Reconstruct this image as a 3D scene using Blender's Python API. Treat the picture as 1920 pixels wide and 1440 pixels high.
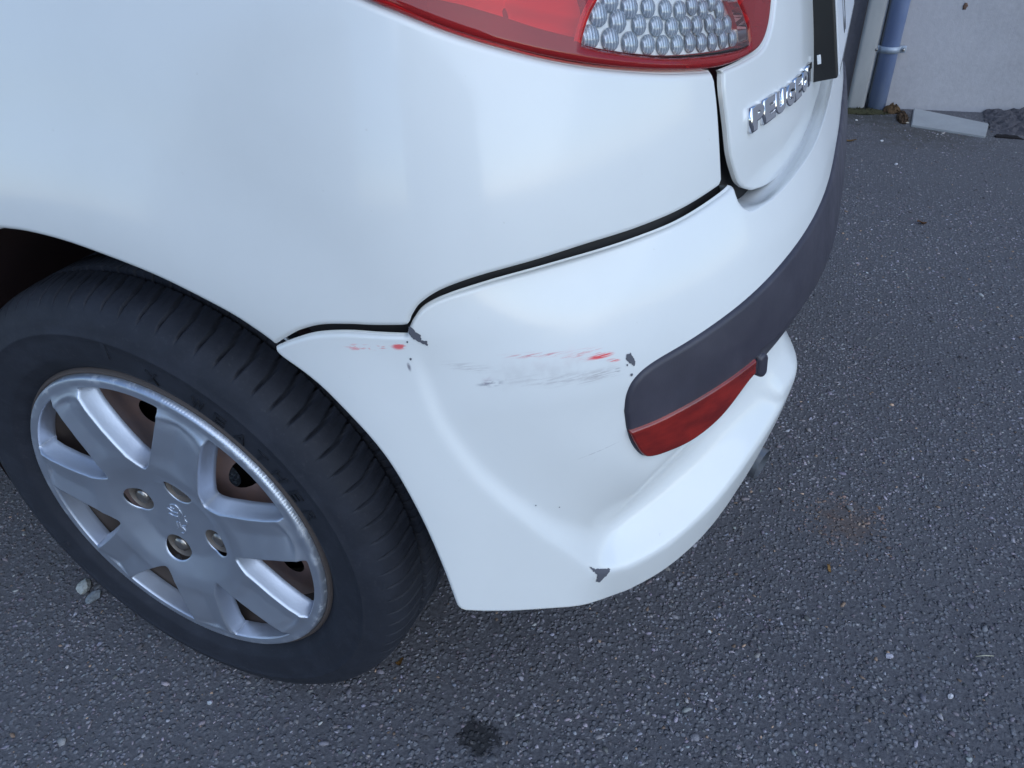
import bpy, bmesh, math, random
import numpy as np
from mathutils import Vector, Matrix, Euler
from mathutils.geometry import delaunay_2d_cdt

for _o in list(bpy.data.objects): bpy.data.objects.remove(_o)
SC = bpy.context.scene
COL = SC.collection
random.seed(7); RNG = np.random.default_rng(11)

# ------------------------------------------------------------------ camera
cam = bpy.data.cameras.new('camera'); camo = bpy.data.objects.new('camera', cam); COL.objects.link(camo)
CP = (0.60473, -0.39566, 0.86635); YAW, PITCH, ROLL, FPX = -0.411035, 0.599772, -0.0533505, 1340.43
_cy, _sy, _cp, _sp = math.cos(YAW), math.sin(YAW), math.cos(PITCH), math.sin(PITCH)
_f = Vector((_sy*_cp, _cy*_cp, -_sp)); _r = Vector((_cy, -_sy, 0)); _u = _r.cross(_f)
_r2 = _r*math.cos(ROLL) + _u*math.sin(ROLL); _u2 = -_r*math.sin(ROLL) + _u*math.cos(ROLL)
M = Matrix((_r2, _u2, -_f)).transposed().to_4x4(); M.translation = CP
camo.matrix_world = M
cam.sensor_fit = 'HORIZONTAL'; cam.sensor_width = 36.0; cam.lens = 36.0*FPX/1920.0
cam.clip_start = 0.02; cam.clip_end = 400
SC.camera = camo

# ------------------------------------------------------------------ sky, sun, exposure
SUN_EL, SUN_AZ = math.radians(35), math.radians(129)      # azimuth clockwise from +Y: light from the rear of the car
w = bpy.data.worlds.new('World'); SC.world = w; w.use_nodes = True
nt = w.node_tree; bg = nt.nodes['Background']
sky = nt.nodes.new('ShaderNodeTexSky'); sky.sky_type = 'NISHITA'; sky.sun_disc = False
sky.sun_elevation = SUN_EL; sky.sun_rotation = SUN_AZ; sky.air_density = 1.0; sky.dust_density = 0.3; sky.ozone_density = 3.0
nt.links.new(sky.outputs['Color'], bg.inputs['Color']); bg.inputs['Strength'].default_value = 0.15
sun = bpy.data.lights.new('sun', 'SUN'); sun.energy = 1.05; sun.angle = math.radians(75); sun.color = (0.88, 0.95, 1.0)
suno = bpy.data.objects.new('sun', sun); COL.objects.link(suno)
sd = Vector((math.sin(SUN_AZ)*math.cos(SUN_EL), math.cos(SUN_AZ)*math.cos(SUN_EL), math.sin(SUN_EL)))
suno.rotation_euler = (-sd).to_track_quat('-Z', 'Y').to_euler()
SC.view_settings.view_transform = 'Standard'; SC.view_settings.look = 'None'
SC.view_settings.gamma = 1.0; SC.view_settings.use_curve_mapping = False
SC.view_settings.exposure = 0.70

# ------------------------------------------------------------------ the car body as a surface: plan line round the car + inward offset by height
CTRL=[(-2.6,.06),(-1.2,.0),(-.6,-.012),(-.3,-.018),(0,-.02),(.15,-.02),(.3,-.012),(.36,.002),(.42,.034),(.46,.062),(.499,.098),(.55,.158),(.59,.225),(.622,.32),(.640,.43),(.6475,.6),(.649,.79)]
YM=.79
def build_plan():
    half=np.array(CTRL); mir=np.c_[half[:-1,0],2*YM-half[:-1,1]][::-1]
    P=np.vstack([half,mir])
    # Catmull-Rom centripetal dense, then smooth, then arc-length
    out=[]
    Q=np.vstack([2*P[0]-P[1],P,2*P[-1]-P[-2]])
    for i in range(1,len(Q)-2):
        p0,p1,p2,p3=Q[i-1:i+3]
        t=[0]
        for a,b in((p0,p1),(p1,p2),(p2,p3)): t.append(t[-1]+np.linalg.norm(b-a)**.5)
        u=np.linspace(t[1],t[2],60,endpoint=False)[:,None]
        A1=(t[1]-u)/(t[1]-t[0])*p0+(u-t[0])/(t[1]-t[0])*p1
        A2=(t[2]-u)/(t[2]-t[1])*p1+(u-t[1])/(t[2]-t[1])*p2
        A3=(t[3]-u)/(t[3]-t[2])*p2+(u-t[2])/(t[3]-t[2])*p3
        B1=(t[2]-u)/(t[2]-t[0])*A1+(u-t[0])/(t[2]-t[0])*A2
        B2=(t[3]-u)/(t[3]-t[1])*A2+(u-t[1])/(t[3]-t[1])*A3
        out.append((t[2]-u)/(t[2]-t[1])*B1+(u-t[1])/(t[2]-t[1])*B2)
    D=np.vstack(out+[P[-1:]])
    s=np.r_[0,np.cumsum(np.hypot(*np.diff(D,axis=0).T))]
    n=6001; su=np.linspace(0,s[-1],n); X=np.interp(su,s,D[:,0]); Y=np.interp(su,s,D[:,1])
    h=su[1]; k=int(.03/h); ker=np.hanning(2*k+1); ker/=ker.sum()
    for _ in range(2):
        Xp=np.r_[2*X[0]-X[k:0:-1],X,2*X[-1]-X[-2:-k-2:-1]]; Yp=np.r_[2*Y[0]-Y[k:0:-1],Y,2*Y[-1]-Y[-2:-k-2:-1]]
        X=np.convolve(Xp,ker,'valid'); Y=np.convolve(Yp,ker,'valid')
    s=np.r_[0,np.cumsum(np.hypot(np.diff(X),np.diff(Y)))]
    i0=np.argmin(np.abs(X[:n//2])); s0=s[i0]+ (0-X[i0])
    su=np.linspace(0,s[-1],n); X=np.interp(su,s,X);Y=np.interp(su,s,Y)
    tx=np.gradient(X,su); ty=np.gradient(Y,su); l=np.hypot(tx,ty)
    return su-s0,X,Y,ty/l,-tx/l   # s, x, y, outward normal (ty,-tx): at side t=(1,0)->n=(0,-1)
PS,PX,PY,PNX,PNY=build_plan()
SMID=(PS[0]+PS[-1])/2   # car centre line
def sst(a,b,x):
    t=np.clip((np.asarray(x,float)-a)/(b-a),0,1); return t*t*(3-2*t)
def fold(s): return np.where(s>SMID,2*SMID-s,s)
def point(s,z,off):
    s=np.asarray(s,float); z=np.asarray(z,float)
    x=np.interp(s,PS,PX);y=np.interp(s,PS,PY);nx=np.interp(s,PS,PNX);ny=np.interp(s,PS,PNY)
    return np.stack([x-nx*off,y-ny*off,z+0*s],-1)
S1,S2=.36,.80
def off_body(s,z):
    s=fold(s); q=np.clip(z-.6,-.35,.6)
    o=np.where(q>0,.10*(np.abs(q)/.4)**1.6, .02*(np.abs(q)/.3)**2)
    o=o+.0475*sst(S1,S2,s)
    # wheel arch flare
    d=np.hypot(s-ARC[0],z-ARC[1])-ARC[2]
    o=o-.007*(1-sst(.0,.11,d))
    return o
ARC=(.033,.326,.325)
def off_bump0(s,z):
    s=fold(s)
    o=np.where(z>.52,.030*(np.abs(z-.52)/.13)**1.7,0)*sst(.30,.50,s)+np.where(z>.52,.006*(np.abs(z-.52)/.13)**1.7,0)
    d=np.hypot(s-ARC[0],z-ARC[1])-ARC[2]
    o=o-.008*(1-sst(.0,.085,d))*(1-sst(.3,.45,s))
    q=np.maximum(.585-z,0); o=o-.13*(q*q/(q+.05))*(1-.55*sst(.36,.55,s))
    return o

B1=[(0.351,0.5972,0.0015,0.009),(0.3529,0.5681,0.0024,0.009),(0.3594,0.538,0.003,0.0095),(0.3692,0.5084,0.0036,0.01),(0.395,0.4576,0.0048,0.012),(0.4378,0.3987,0.0075,0.016),(0.4665,0.3629,0.013,0.022),(0.4988,0.3216,0.024,0.038),(0.5361,0.3099,0.03,0.048),(0.5812,0.3168,0.032,0.052),(0.6377,0.3381,0.031,0.056),(0.6964,0.3678,0.028,0.058),(0.7674,0.3923,0.024,0.058),(0.8144,0.4112,0.022,0.058),(1.27,0.425,0.022,0.058)]
def _cr(P,n=14):
    P=np.array(P,float); Q=np.vstack([2*P[0]-P[1],P,2*P[-1]-P[-2]]); o=[]
    for i in range(1,len(Q)-2):
        a,b,c,d=Q[i-1:i+3]; t=np.linspace(0,1,n,endpoint=False)[:,None]
        o.append(.5*(2*b+(c-a)*t+(2*a-5*b+4*c-d)*t**2+(3*b-a-3*c+d)*t**3))
    return np.vstack(o+[P[-1:]])
B1D=_cr(B1,10)
_RP=np.vstack([B1D[:,:2],[(1.30,.41),(1.30,.75),(.351,.75)]])
def inpoly(x,y,P):
    r=np.zeros(x.shape,bool); n=len(P)
    for i in range(n):
        x1,y1=P[i];x2,y2=P[(i+1)%n]
        if y1==y2: continue
        c=((y1>y)!=(y2>y))&(x<(x2-x1)*(y-y1)/(y2-y1)+x1); r^=c
    return r
def segdist(x,y,P,closed=False):
    x=np.atleast_1d(x);y=np.atleast_1d(y); best=np.full(x.shape,1e9)
    n=len(P)
    for i in range(n if closed else n-1):
        ax,ay=P[i][:2];bx,by=P[(i+1)%n][:2]; dx,dy=bx-ax,by-ay; L=dx*dx+dy*dy
        if L<1e-14: continue
        t=np.clip(((x-ax)*dx+(y-ay)*dy)/L,0,1)
        best=np.minimum(best,(x-ax-t*dx)**2+(y-ay-t*dy)**2)
    return np.sqrt(best)
def recess(s,z):
    sh=np.broadcast(s,z).shape
    s=np.atleast_1d(fold(np.asarray(s,float)+0*np.asarray(z,float))).ravel(); z=np.atleast_1d(np.asarray(z,float)+0*np.asarray(s,float).reshape(-1)[0]).ravel()
    if len(z)!=len(s): z=np.full(len(s),z[0])
    out=np.zeros(len(s)); m=inpoly(s,z,_RP)
    if m.any():
        x,y=s[m],z[m]; d=segdist(x,y,B1D[:,:2])
        w=((x[:,None]-B1D[:,0])**2+(y[:,None]-B1D[:,1])**2+2e-6)**-2.
        w/=w.sum(1,keepdims=True); D=w@B1D[:,2]; Wd=w@B1D[:,3]
        t=np.clip(d/Wd,0,1); t=1.06*t*t/(t+.06); f=1-(1-np.clip(t,0,1))**2
        g=1-sst(-.01,.075,d-Wd)
        out[m]=D*f*g*(1-sst(.56,.60,y))
    return out.reshape(sh)
def _field():
    gs=np.arange(.30,1.36,.0025); gz=np.arange(.20,.68,.0025)
    S,Z=np.meshgrid(gs,gz,indexing='ij'); F=np.zeros(S.shape)
    F=recess(S.ravel(),Z.ravel()).reshape(S.shape)
    k=np.exp(-.5*(np.arange(-6,7)/1.15)**2); k/=k.sum()
    P=np.pad(F,6,mode='edge'); P=sum(k[i]*P[i:i+F.shape[0],:] for i in range(13)); P=sum(k[i]*P[:,i:i+F.shape[1]] for i in range(13))
    return P
_FLD=_field()
def recess_s(s,z):
    """the recess, blurred and read with a cubic B-spline so the sheet has no kinks"""
    s=np.asarray(s,float); z=np.asarray(z,float); sh=np.broadcast(s,z).shape
    f=np.broadcast_to(fold(s),sh).ravel(); z=np.broadcast_to(z,sh).ravel()
    a=np.clip((f-.30)/.0025,1,_FLD.shape[0]-3.001); b=np.clip((z-.20)/.0025,1,_FLD.shape[1]-3.001)
    i=a.astype(int); j=b.astype(int); u=a-i; v=b-j
    w=lambda t:((1-t)**3/6,(3*t**3-6*t*t+4)/6,(-3*t**3+3*t*t+3*t+1)/6,t**3/6)
    wu,wv=w(u),w(v); o=0
    for p in range(4):
        for q in range(4): o=o+wu[p]*wv[q]*_FLD[i+p-1,j+q-1]
    return o.reshape(sh)
def tuck(s,z):
    f=fold(np.asarray(s,float)); zl=np.interp(f,[p[0] for p in B1[7:]],[p[1] for p in B1[7:]])-.003
    q=np.maximum(zl-z,0); return .22*q*q/(q+.005)*sst(.455,.53,f)
def off_bump(s,z): return off_bump0(s,z)+recess_s(s,z)+tuck(s,z)+.055*sst(.80,.96,fold(np.asarray(s,float)))*(1-sst(.455,.515,z))
# ------------------------------------------------------------------ helpers
def tag(o, label=None, cat=None, group=None, kind=None):
    for k, v in (('label', label), ('category', cat), ('group', group), ('kind', kind)):
        if v: o[k] = v
    return o
def empty(name, loc=(0, 0, 0), label=None, cat=None, parent=None):
    o = bpy.data.objects.new(name, None); COL.objects.link(o); o.location = loc; o.empty_display_size = .1
    if parent: o.parent = parent
    return tag(o, label, cat)
def link(name, me, mat=None, parent=None, smooth=True):
    o = bpy.data.objects.new(name, me); COL.objects.link(o)
    if mat is not None:
        me.materials.clear(); me.materials.append(mat)
    if smooth: me.shade_smooth()
    if parent: o.parent = parent
    return o
def mesh(name, V, F):
    me = bpy.data.meshes.new(name); me.from_pydata([tuple(map(float, v)) for v in V], [], [tuple(int(i) for i in f) for f in F]); me.validate(); me.update()
    return me
def from_bm(name, bm):
    bmesh.ops.recalc_face_normals(bm, faces=bm.faces[:])
    me = bpy.data.meshes.new(name); bm.to_mesh(me); bm.free(); return me
def box(cx, cy, cz, sx, sy, sz, bev=0.0, seg=2, mat=None, rot=None):
    bm = bmesh.new(); bmesh.ops.create_cube(bm, size=1)
    bmesh.ops.scale(bm, vec=(sx, sy, sz), verts=bm.verts)
    if bev: bmesh.ops.bevel(bm, geom=bm.edges[:], offset=bev, segments=seg, affect='EDGES', profile=.5)
    if rot: bmesh.ops.rotate(bm, cent=(0, 0, 0), matrix=Euler(rot).to_matrix(), verts=bm.verts)
    bmesh.ops.translate(bm, vec=(cx, cy, cz), verts=bm.verts)
    return from_bm('box', bm)
def tube(path, r, n=24, cap=True):
    path = [Vector(p) for p in path]; V = []; F = []
    rs = r if isinstance(r, (list, tuple)) else [r]*len(path)
    for i, p in enumerate(path):
        d = (path[min(i+1, len(path)-1)]-path[max(i-1, 0)]).normalized()
        a = d.orthogonal().normalized() if i == 0 else (a - d*a.dot(d)).normalized()
        b = d.cross(a)
        for k in range(n):
            t = 2*math.pi*k/n; V.append(p + (a*math.cos(t)+b*math.sin(t))*rs[i])
    for i in range(len(path)-1):
        for k in range(n):
            F.append((i*n+k, i*n+(k+1) % n, (i+1)*n+(k+1) % n, (i+1)*n+k))
    if cap:
        F.append(tuple(range(n))[::-1]); F.append(tuple((len(path)-1)*n+k for k in range(n)))
    return mesh('tube', V, F)

# ------------------------------------------------------------------ materials
def mat(name, base=(.5, .5, .5), rough=.5, metal=0., coat=0., coat_rough=.03, spec=.5):
    m = bpy.data.materials.new(name); m.use_nodes = True
    b = m.node_tree.nodes['Principled BSDF']
    b.inputs['Base Color'].default_value = (*base, 1); b.inputs['Roughness'].default_value = rough
    b.inputs['Metallic'].default_value = metal; b.inputs['Coat Weight'].default_value = coat
    b.inputs['Coat Roughness'].default_value = coat_rough; b.inputs['Specular IOR Level'].default_value = spec
    return m
class N:
    def __init__(s, m): s.t = m.node_tree; s.b = s.t.nodes.get('Principled BSDF')
    def n(s, typ, **kw):
        x = s.t.nodes.new('ShaderNode'+typ)
        for k, v in kw.items(): setattr(x, k, v)
        return x
    def l(s, a, b): s.t.links.new(a, b)
    def val(s, x, sock):
        if hasattr(x, 'is_linked') or isinstance(x, bpy.types.NodeSocket): s.l(x, sock)
        else: sock.default_value = x
    def math(s, op, a, b=0., c=0., clamp=False):
        x = s.n('Math', operation=op, use_clamp=clamp)
        for i, v in enumerate((a, b, c)): s.val(v, x.inputs[i])
        return x.outputs[0]
    def noise(s, scale, detail=4, rough=.5, vec=None, dist=0.):
        x = s.n('TexNoise'); x.inputs['Scale'].default_value = scale; x.inputs['Detail'].default_value = detail
        x.inputs['Roughness'].default_value = rough; x.inputs['Distortion'].default_value = dist
        if vec is not None: s.l(vec, x.inputs['Vector'])
        return x.outputs['Fac']
    def ramp(s, fac, a, b, lo=0., hi=1.):
        x = s.n('MapRange', interpolation_type='SMOOTHSTEP'); s.val(fac, x.inputs[0])
        for i, v in enumerate((a, b, lo, hi)): x.inputs[i+1].default_value = v
        return x.outputs[0]
    def mix(s, fac, a, b):
        x = s.n('Mix', data_type='RGBA'); s.val(fac, x.inputs[0])
        for v, i in ((a, 6), (b, 7)):
            if isinstance(v, tuple): x.inputs[i].default_value = (*v, 1) if len(v) == 3 else v
            else: s.l(v, x.inputs[i])
        return x.outputs[2]
    def bump(s, h, strength=.3, dist=.002):
        x = s.n('Bump'); s.l(h, x.inputs['Height']); x.inputs['Strength'].default_value = strength; x.inputs['Distance'].default_value = dist
        s.l(x.outputs[0], s.b.inputs['Normal']); return x
    def obj(s): return s.n('TexCoord').outputs['Object']
    def uv(s): return s.n('TexCoord').outputs['UV']
    def mapping(s, vec, scale=(1, 1, 1), loc=(0, 0, 0), rot=(0, 0, 0)):
        x = s.n('Mapping'); s.l(vec, x.inputs[0]); x.inputs['Scale'].default_value = scale; x.inputs['Location'].default_value = loc; x.inputs['Rotation'].default_value = rot
        return x.outputs[0]

PAINT = (.68, .695, .69)
def paint_base(name):
    m = mat(name, PAINT, .42, coat=.65, coat_rough=.12); k = N(m); v = k.obj()
    n1 = k.noise(9, 5, .6, v); n2 = k.noise(170, 3, .6, v)
    c = k.mix(k.ramp(n1, .35, .75), PAINT, (.655, .67, .665))
    c = k.mix(k.ramp(n2, .70, .80, 0, .25), c, (.45, .43, .40))       # specks of road film
    k.l(c, k.b.inputs['Base Color']); k.bump(k.noise(900, 2, .5, v), .04, .0006)
    return m, k, c
MAT_PAINT, _, _ = paint_base('white_car_paint')

def ell(k, sep, cx, cz, rx, rz, rot=0.):
    """soft ellipse mask in the panel's own metres (UV = distance round the car, height)"""
    u = k.math('SUBTRACT', sep.outputs[0], cx); v = k.math('SUBTRACT', sep.outputs[1], cz)
    c, s_ = math.cos(rot), math.sin(rot)
    a = k.math('ADD', k.math('MULTIPLY', u, c/rx), k.math('MULTIPLY', v, s_/rx))
    b = k.math('ADD', k.math('MULTIPLY', u, -s_/rz), k.math('MULTIPLY', v, c/rz))
    return k.math('SQRT', k.math('ADD', k.math('MULTIPLY', a, a), k.math('MULTIPLY', b, b)))
MAT_BUMP, _k, _c = paint_base('scuffed_bumper_paint')
def scuffs(k, c):
    uv = k.uv(); sep = k.n('SeparateXYZ'); k.l(uv, sep.inputs[0])
    st = k.noise(1, 5, .65, k.mapping(uv, (60, 900, 1)))
    st2 = k.noise(1, 4, .6, k.mapping(uv, (110, 420, 1), (3, 7, 0)))
    soft = k.noise(55, 4, .6, uv)
    rub = k.noise(1, 5, .7, k.mapping(uv, (45, 520, 1), (9, 1, 0)))
    def smear(c, e, edge, noise, lo, hi, amt, colr):
        f = k.math('MULTIPLY', k.ramp(e, edge, 1.15, 1, 0), k.ramp(noise, lo, hi))
        return k.mix(k.math('MULTIPLY', f, amt), c, colr)
    grey = (.30, .27, .28); red = (.72, .035, .045)
    c = smear(c, ell(k, sep, .455, .551, .075, .017, -.10), .2, soft, .35, .75, .22, grey)
    c = smear(c, ell(k, sep, .470, .543, .058, .007, -.13), .2, rub, .44, .62, .38, grey)
    c = smear(c, ell(k, sep, .500, .540, .022, .006, .10), .1, rub, .40, .58, .44, grey)
    c = smear(c, ell(k, sep, .395, .5645, .026, .005, -.25), .1, rub, .44, .62, .38, grey)
    c = smear(c, ell(k, sep, .4105, .5490, .0115, .0036, 0.), .3, st2, .42, .58, .85, (.22, .22, .26))
    c = smear(c, ell(k, sep, .4085, .5520, .0070, .0045, 0.), .1, soft, .40, .6, .40, (.42, .30, .36))
    c = smear(c, ell(k, sep, .5165, .5385, .0060, .0032, .5), .2, st2, .44, .56, .8, (.20, .19, .22))
    c = smear(c, ell(k, sep, .5040, .5552, .0125, .0023, -.02), .5, st, .36, .46, .95, red)
    c = smear(c, ell(k, sep, .5150, .5490, .0070, .0016, -.20), .4, st, .40, .50, .8, red)
    c = smear(c, ell(k, sep, .4800, .5605, .0120, .0016, -.05), .2, st, .45, .54, .75, (.62, .08, .10))
    c = smear(c, ell(k, sep, .4500, .5670, .0330, .0030, -.12), .1, st, .49, .58, .75, (.55, .14, .17))
    c = smear(c, ell(k, sep, .4950, .5590, .0220, .0070, -.15), .1, st, .53, .62, .65, (.62, .12, .14))
    c = smear(c, ell(k, sep, .4700, .5630, .0550, .0130, -.12), .1, soft, .40, .75, .14, (.78, .50, .52))
    c = smear(c, ell(k, sep, .3425, .5868, .0062, .0034, 0.), .4, st2, .43, .52, .85, red)
    c = smear(c, ell(k, sep, .3200, .5858, .0220, .0030, 0.), .2, st2, .52, .60, .75, (.66, .10, .12))
    c = smear(c, ell(k, sep, .3080, .5862, .0055, .0030, 0.), .2, st2, .42, .54, .7, (.75, .16, .18))
    c = smear(c, ell(k, sep, .3485, .5695, .0016, .0045, .2), .3, soft, .35, .55, .85, (.16, .15, .18))
    c = smear(c, ell(k, sep, .5010, .4640, .0240, .0006, .16), .3, st2, .40, .60, .6, (.35, .34, .36))
    k.l(c, k.b.inputs['Base Color'])
scuffs(_k, _c)

MAT_DARK = mat('dark_cavity', (.012, .011, .012), .7)
MAT_LINER = mat('wheel_arch_liner', (.030, .014, .016), .9)
def trim_mat():
    m = mat('grey_black_trim_plastic', (.034, .034, .044), .5, spec=.5); k = N(m); v = k.obj()
    c = k.mix(k.ramp(k.noise(14, 4, .6, v), .35, .75), (.034, .032, .046), (.050, .047, .064))
    k.l(c, k.b.inputs['Base Color']); k.bump(k.noise(700, 2, .6, v), .18, .0006)
    k.l(k.ramp(k.noise(20, 4, .6, v), .3, .7, .42, .58), k.b.inputs['Roughness'])
    return m
MAT_TRIM = trim_mat()
def rubber_mat(name, col=(.016, .0185, .027), rough=.72):
    m = mat(name, col, rough, spec=.35); k = N(m); v = k.obj()
    n = k.noise(30, 5, .65, v); n2 = k.noise(240, 4, .7, v)
    c = k.mix(k.ramp(n, .35, .75), col, tuple(x*1.35+.002 for x in col))
    c = k.mix(k.ramp(n2, .55, .8, 0, .5), c, (.052, .050, .056))      # dust
    k.l(c, k.b.inputs['Base Color']); k.bump(n2, .25, .0008)
    return m
MAT_TYRE = rubber_mat('tyre_rubber'); MAT_TYRE2 = mat('tyre_lettering', (.012, .014, .020), .65, spec=.3)
MAT_CHROME = mat('chrome', (.80, .80, .82), .10, 1.)
MAT_BEAD = mat('dirty_rim_edge', (.075, .060, .055), .7)
def hubcap_mat():
    m = mat('silver_hubcap_paint', (.50, .55, .64), .44, .85, coat=.35, coat_rough=.2); k = N(m); v = k.obj()
    geo = k.n('NewGeometry'); sep = k.n('SeparateXYZ'); k.l(v, sep.inputs[0])
    r = k.math('SQRT', k.math('ADD', k.math('MULTIPLY', sep.outputs[0], sep.outputs[0]), k.math('MULTIPLY', sep.outputs[2], sep.outputs[2])))
    wear = k.math('MULTIPLY', k.ramp(r, .190, .1995), k.ramp(k.noise(60, 6, .75, v), .53, .60, 0, .55))
    fine = k.ramp(k.noise(150, 4, .7, v), .67, .74, 0, .25)
    edge = k.math('MULTIPLY', k.ramp(geo.outputs['Pointiness'], .56, .66), k.ramp(k.noise(120, 4, .7, v), .42, .55))
    dirt = k.ramp(k.noise(22, 5, .65, v), .45, .8, 0, .08)
    c = k.mix(dirt, (.50, .55, .64), (.36, .385, .44))
    c = k.mix(k.math('MAXIMUM', wear, k.math('MAXIMUM', k.math('MULTIPLY', fine, .5), edge), clamp=True), c, (.66, .69, .74))
    k.l(c, k.b.inputs['Base Color'])
    k.l(k.ramp(wear, 0, 1, .85, .30), k.b.inputs['Metallic']); k.l(k.ramp(k.noise(60, 3, .5, v), .3, .7, .43, .48), k.b.inputs['Roughness'])
    k.bump(k.noise(420, 3, .6, v), .10, .0006)
    return m
MAT_HUB = hubcap_mat()
def steel_mat():
    m = mat('rusty_steel_wheel', (.26, .19, .18), .7, .05); k = N(m); v = k.obj()
    c = k.mix(k.ramp(k.noise(26, 5, .7, v), .35, .7), (.29, .205, .195), (.38, .24, .20))
    k.l(c, k.b.inputs['Base Color']); return m
MAT_STEEL = steel_mat()
MAT_NUT = mat('wheel_nut_metal', (.36, .33, .30), .30, .9)
MAT_POCKET = mat('nut_pocket', (.20, .18, .165), .5, .3)

def lens_mat(name, col, rough=.03, bumps=0.):
    m = bpy.data.materials.new(name); m.use_nodes = True; t = m.node_tree; t.nodes.clear(); k = N(m)
    out = k.n('OutputMaterial'); tr = k.n('BsdfTransparent'); tr.inputs[0].default_value = (*col, 1)
    gl = k.n('BsdfGlossy'); gl.inputs['Roughness'].default_value = rough
    df = k.n('BsdfDiffuse'); df.inputs[0].default_value = (*(c*.9 for c in col), 1)
    fr = k.n('Fresnel'); fr.inputs[0].default_value = 1.5
    m0 = k.n('MixShader'); m0.inputs[0].default_value = .28 if col[1] < .3 else .03
    k.l(tr.outputs[0], m0.inputs[1]); k.l(df.outputs[0], m0.inputs[2])
    mx = k.n('MixShader'); k.l(fr.outputs[0], mx.inputs[0]); k.l(m0.outputs[0], mx.inputs[1]); k.l(gl.outputs[0], mx.inputs[2])
    if bumps:
        b = k.n('Bump'); b.inputs['Strength'].default_value = bumps; b.inputs['Distance'].default_value = .002
        k.l(k.noise(60, 2, .5, k.obj()), b.inputs['Height']); k.l(b.outputs[0], gl.inputs['Normal'])
    k.l(mx.outputs[0], out.inputs[0]); return m
MAT_REDLENS = lens_mat('red_lens_plastic', (.93, .05, .055))
MAT_CLEAR = lens_mat('clear_lens_plastic', (.93, .94, .95), bumps=.15)
def redrefl_mat():
    m = mat('red_reflector_plastic', (.20, .014, .010), .25, coat=.45, coat_rough=.06); k = N(m); uv = k.uv()
    sep = k.n('SeparateXYZ'); k.l(uv, sep.inputs[0])
    gx = k.math('ABSOLUTE', k.math('SUBTRACT', k.math('FRACT', k.math('MULTIPLY', sep.outputs[0], 420)), .5)); gz = k.math('ABSOLUTE', k.math('SUBTRACT', k.math('FRACT', k.math('MULTIPLY', sep.outputs[1], 420)), .5))
    grid = k.math('MAXIMUM', gx, gz)
    n = k.noise(1, 3, .55, k.mapping(uv, (26, 60, 1)))
    c = k.mix(k.ramp(n, .30, .72), (.14, .009, .007), (.26, .016, .010)); c = k.mix(k.ramp(grid, .40, .5, 0, .25), c, (.08, .008, .010))
    k.l(c, k.b.inputs['Base Color']); k.bump(grid, .25, .0004)
    return m
MAT_REDREFL = redrefl_mat()
MAT_SILVER = mat('lamp_reflector_silver', (.86, .86, .86), .45, .1)
def bubble_mat():
    m = mat('silvered_lens_cell', (.30, .34, .41), .18, .30, coat=1.); k = N(m); v = k.obj()
    wv = k.n('TexWave', bands_direction='X'); wv.inputs['Scale'].default_value = .95; wv.inputs['Distortion'].default_value = .2; k.l(v, wv.inputs['Vector'])
    c = k.mix(k.ramp(wv.outputs['Fac'], .55, .95), (.27, .315, .39), (.52, .57, .65)); k.l(c, k.b.inputs['Base Color']); k.bump(wv.outputs['Fac'], .2, .04)
    return m
MAT_BUBBLE = bubble_mat()
MAT_SEAL = mat('lamp_seal', (.016, .010, .026), .55)
MAT_CHIP = mat('bare_dark_plastic', (.082, .085, .105), .75)
MAT_BLACK = mat('black_gloss_plastic', (.010, .010, .011), .35)
MAT_PLATE = mat('plate_white', (.74, .75, .76), .4, coat=.4)
MAT_GLASS = mat('car_window_glass', (.015, .018, .020), .04, coat=1.)

# ------------------------------------------------------------------ body panels on the car's surface (s = metres round the car, z = height)
def resample(P, step, closed=True):
    P = np.array(P, float); out = []
    n = len(P)
    for i in range(n if closed else n-1):
        a, b = P[i], P[(i+1) % n]; L = np.hypot(*(b-a)); k = max(1, int(round(L/step)))
        for j in range(k): out.append(a+(b-a)*j/k)
    if not closed: out.append(P[-1])
    return np.array(out)
def smooth_open(P, n=10): return [tuple(p) for p in _cr(P, n)]
def roundc(P, r=.006):
    """clip each sharp corner of a closed loop with a small arc"""
    P = np.array(P, float); out = []; n = len(P)
    for i in range(n):
        a, b, c = P[i-1], P[i], P[(i+1) % n]
        u = a-b; v = c-b; lu, lv = np.hypot(*u), np.hypot(*v)
        if lu < 1e-9 or lv < 1e-9: continue
        cs = np.dot(u, v)/lu/lv
        if cs < -.80: out.append(b); continue
        rr = min(r, lu*.45, lv*.45)
        p0 = b+u/lu*rr; p2 = b+v/lv*rr
        for t in np.linspace(0, 1, 6): out.append((1-t)**2*p0+2*t*(1-t)*b+t*t*p2)
    return np.array(out)
def mirror(P): return [(2*SMID-a, b) for a, b in P][::-1]
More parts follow.
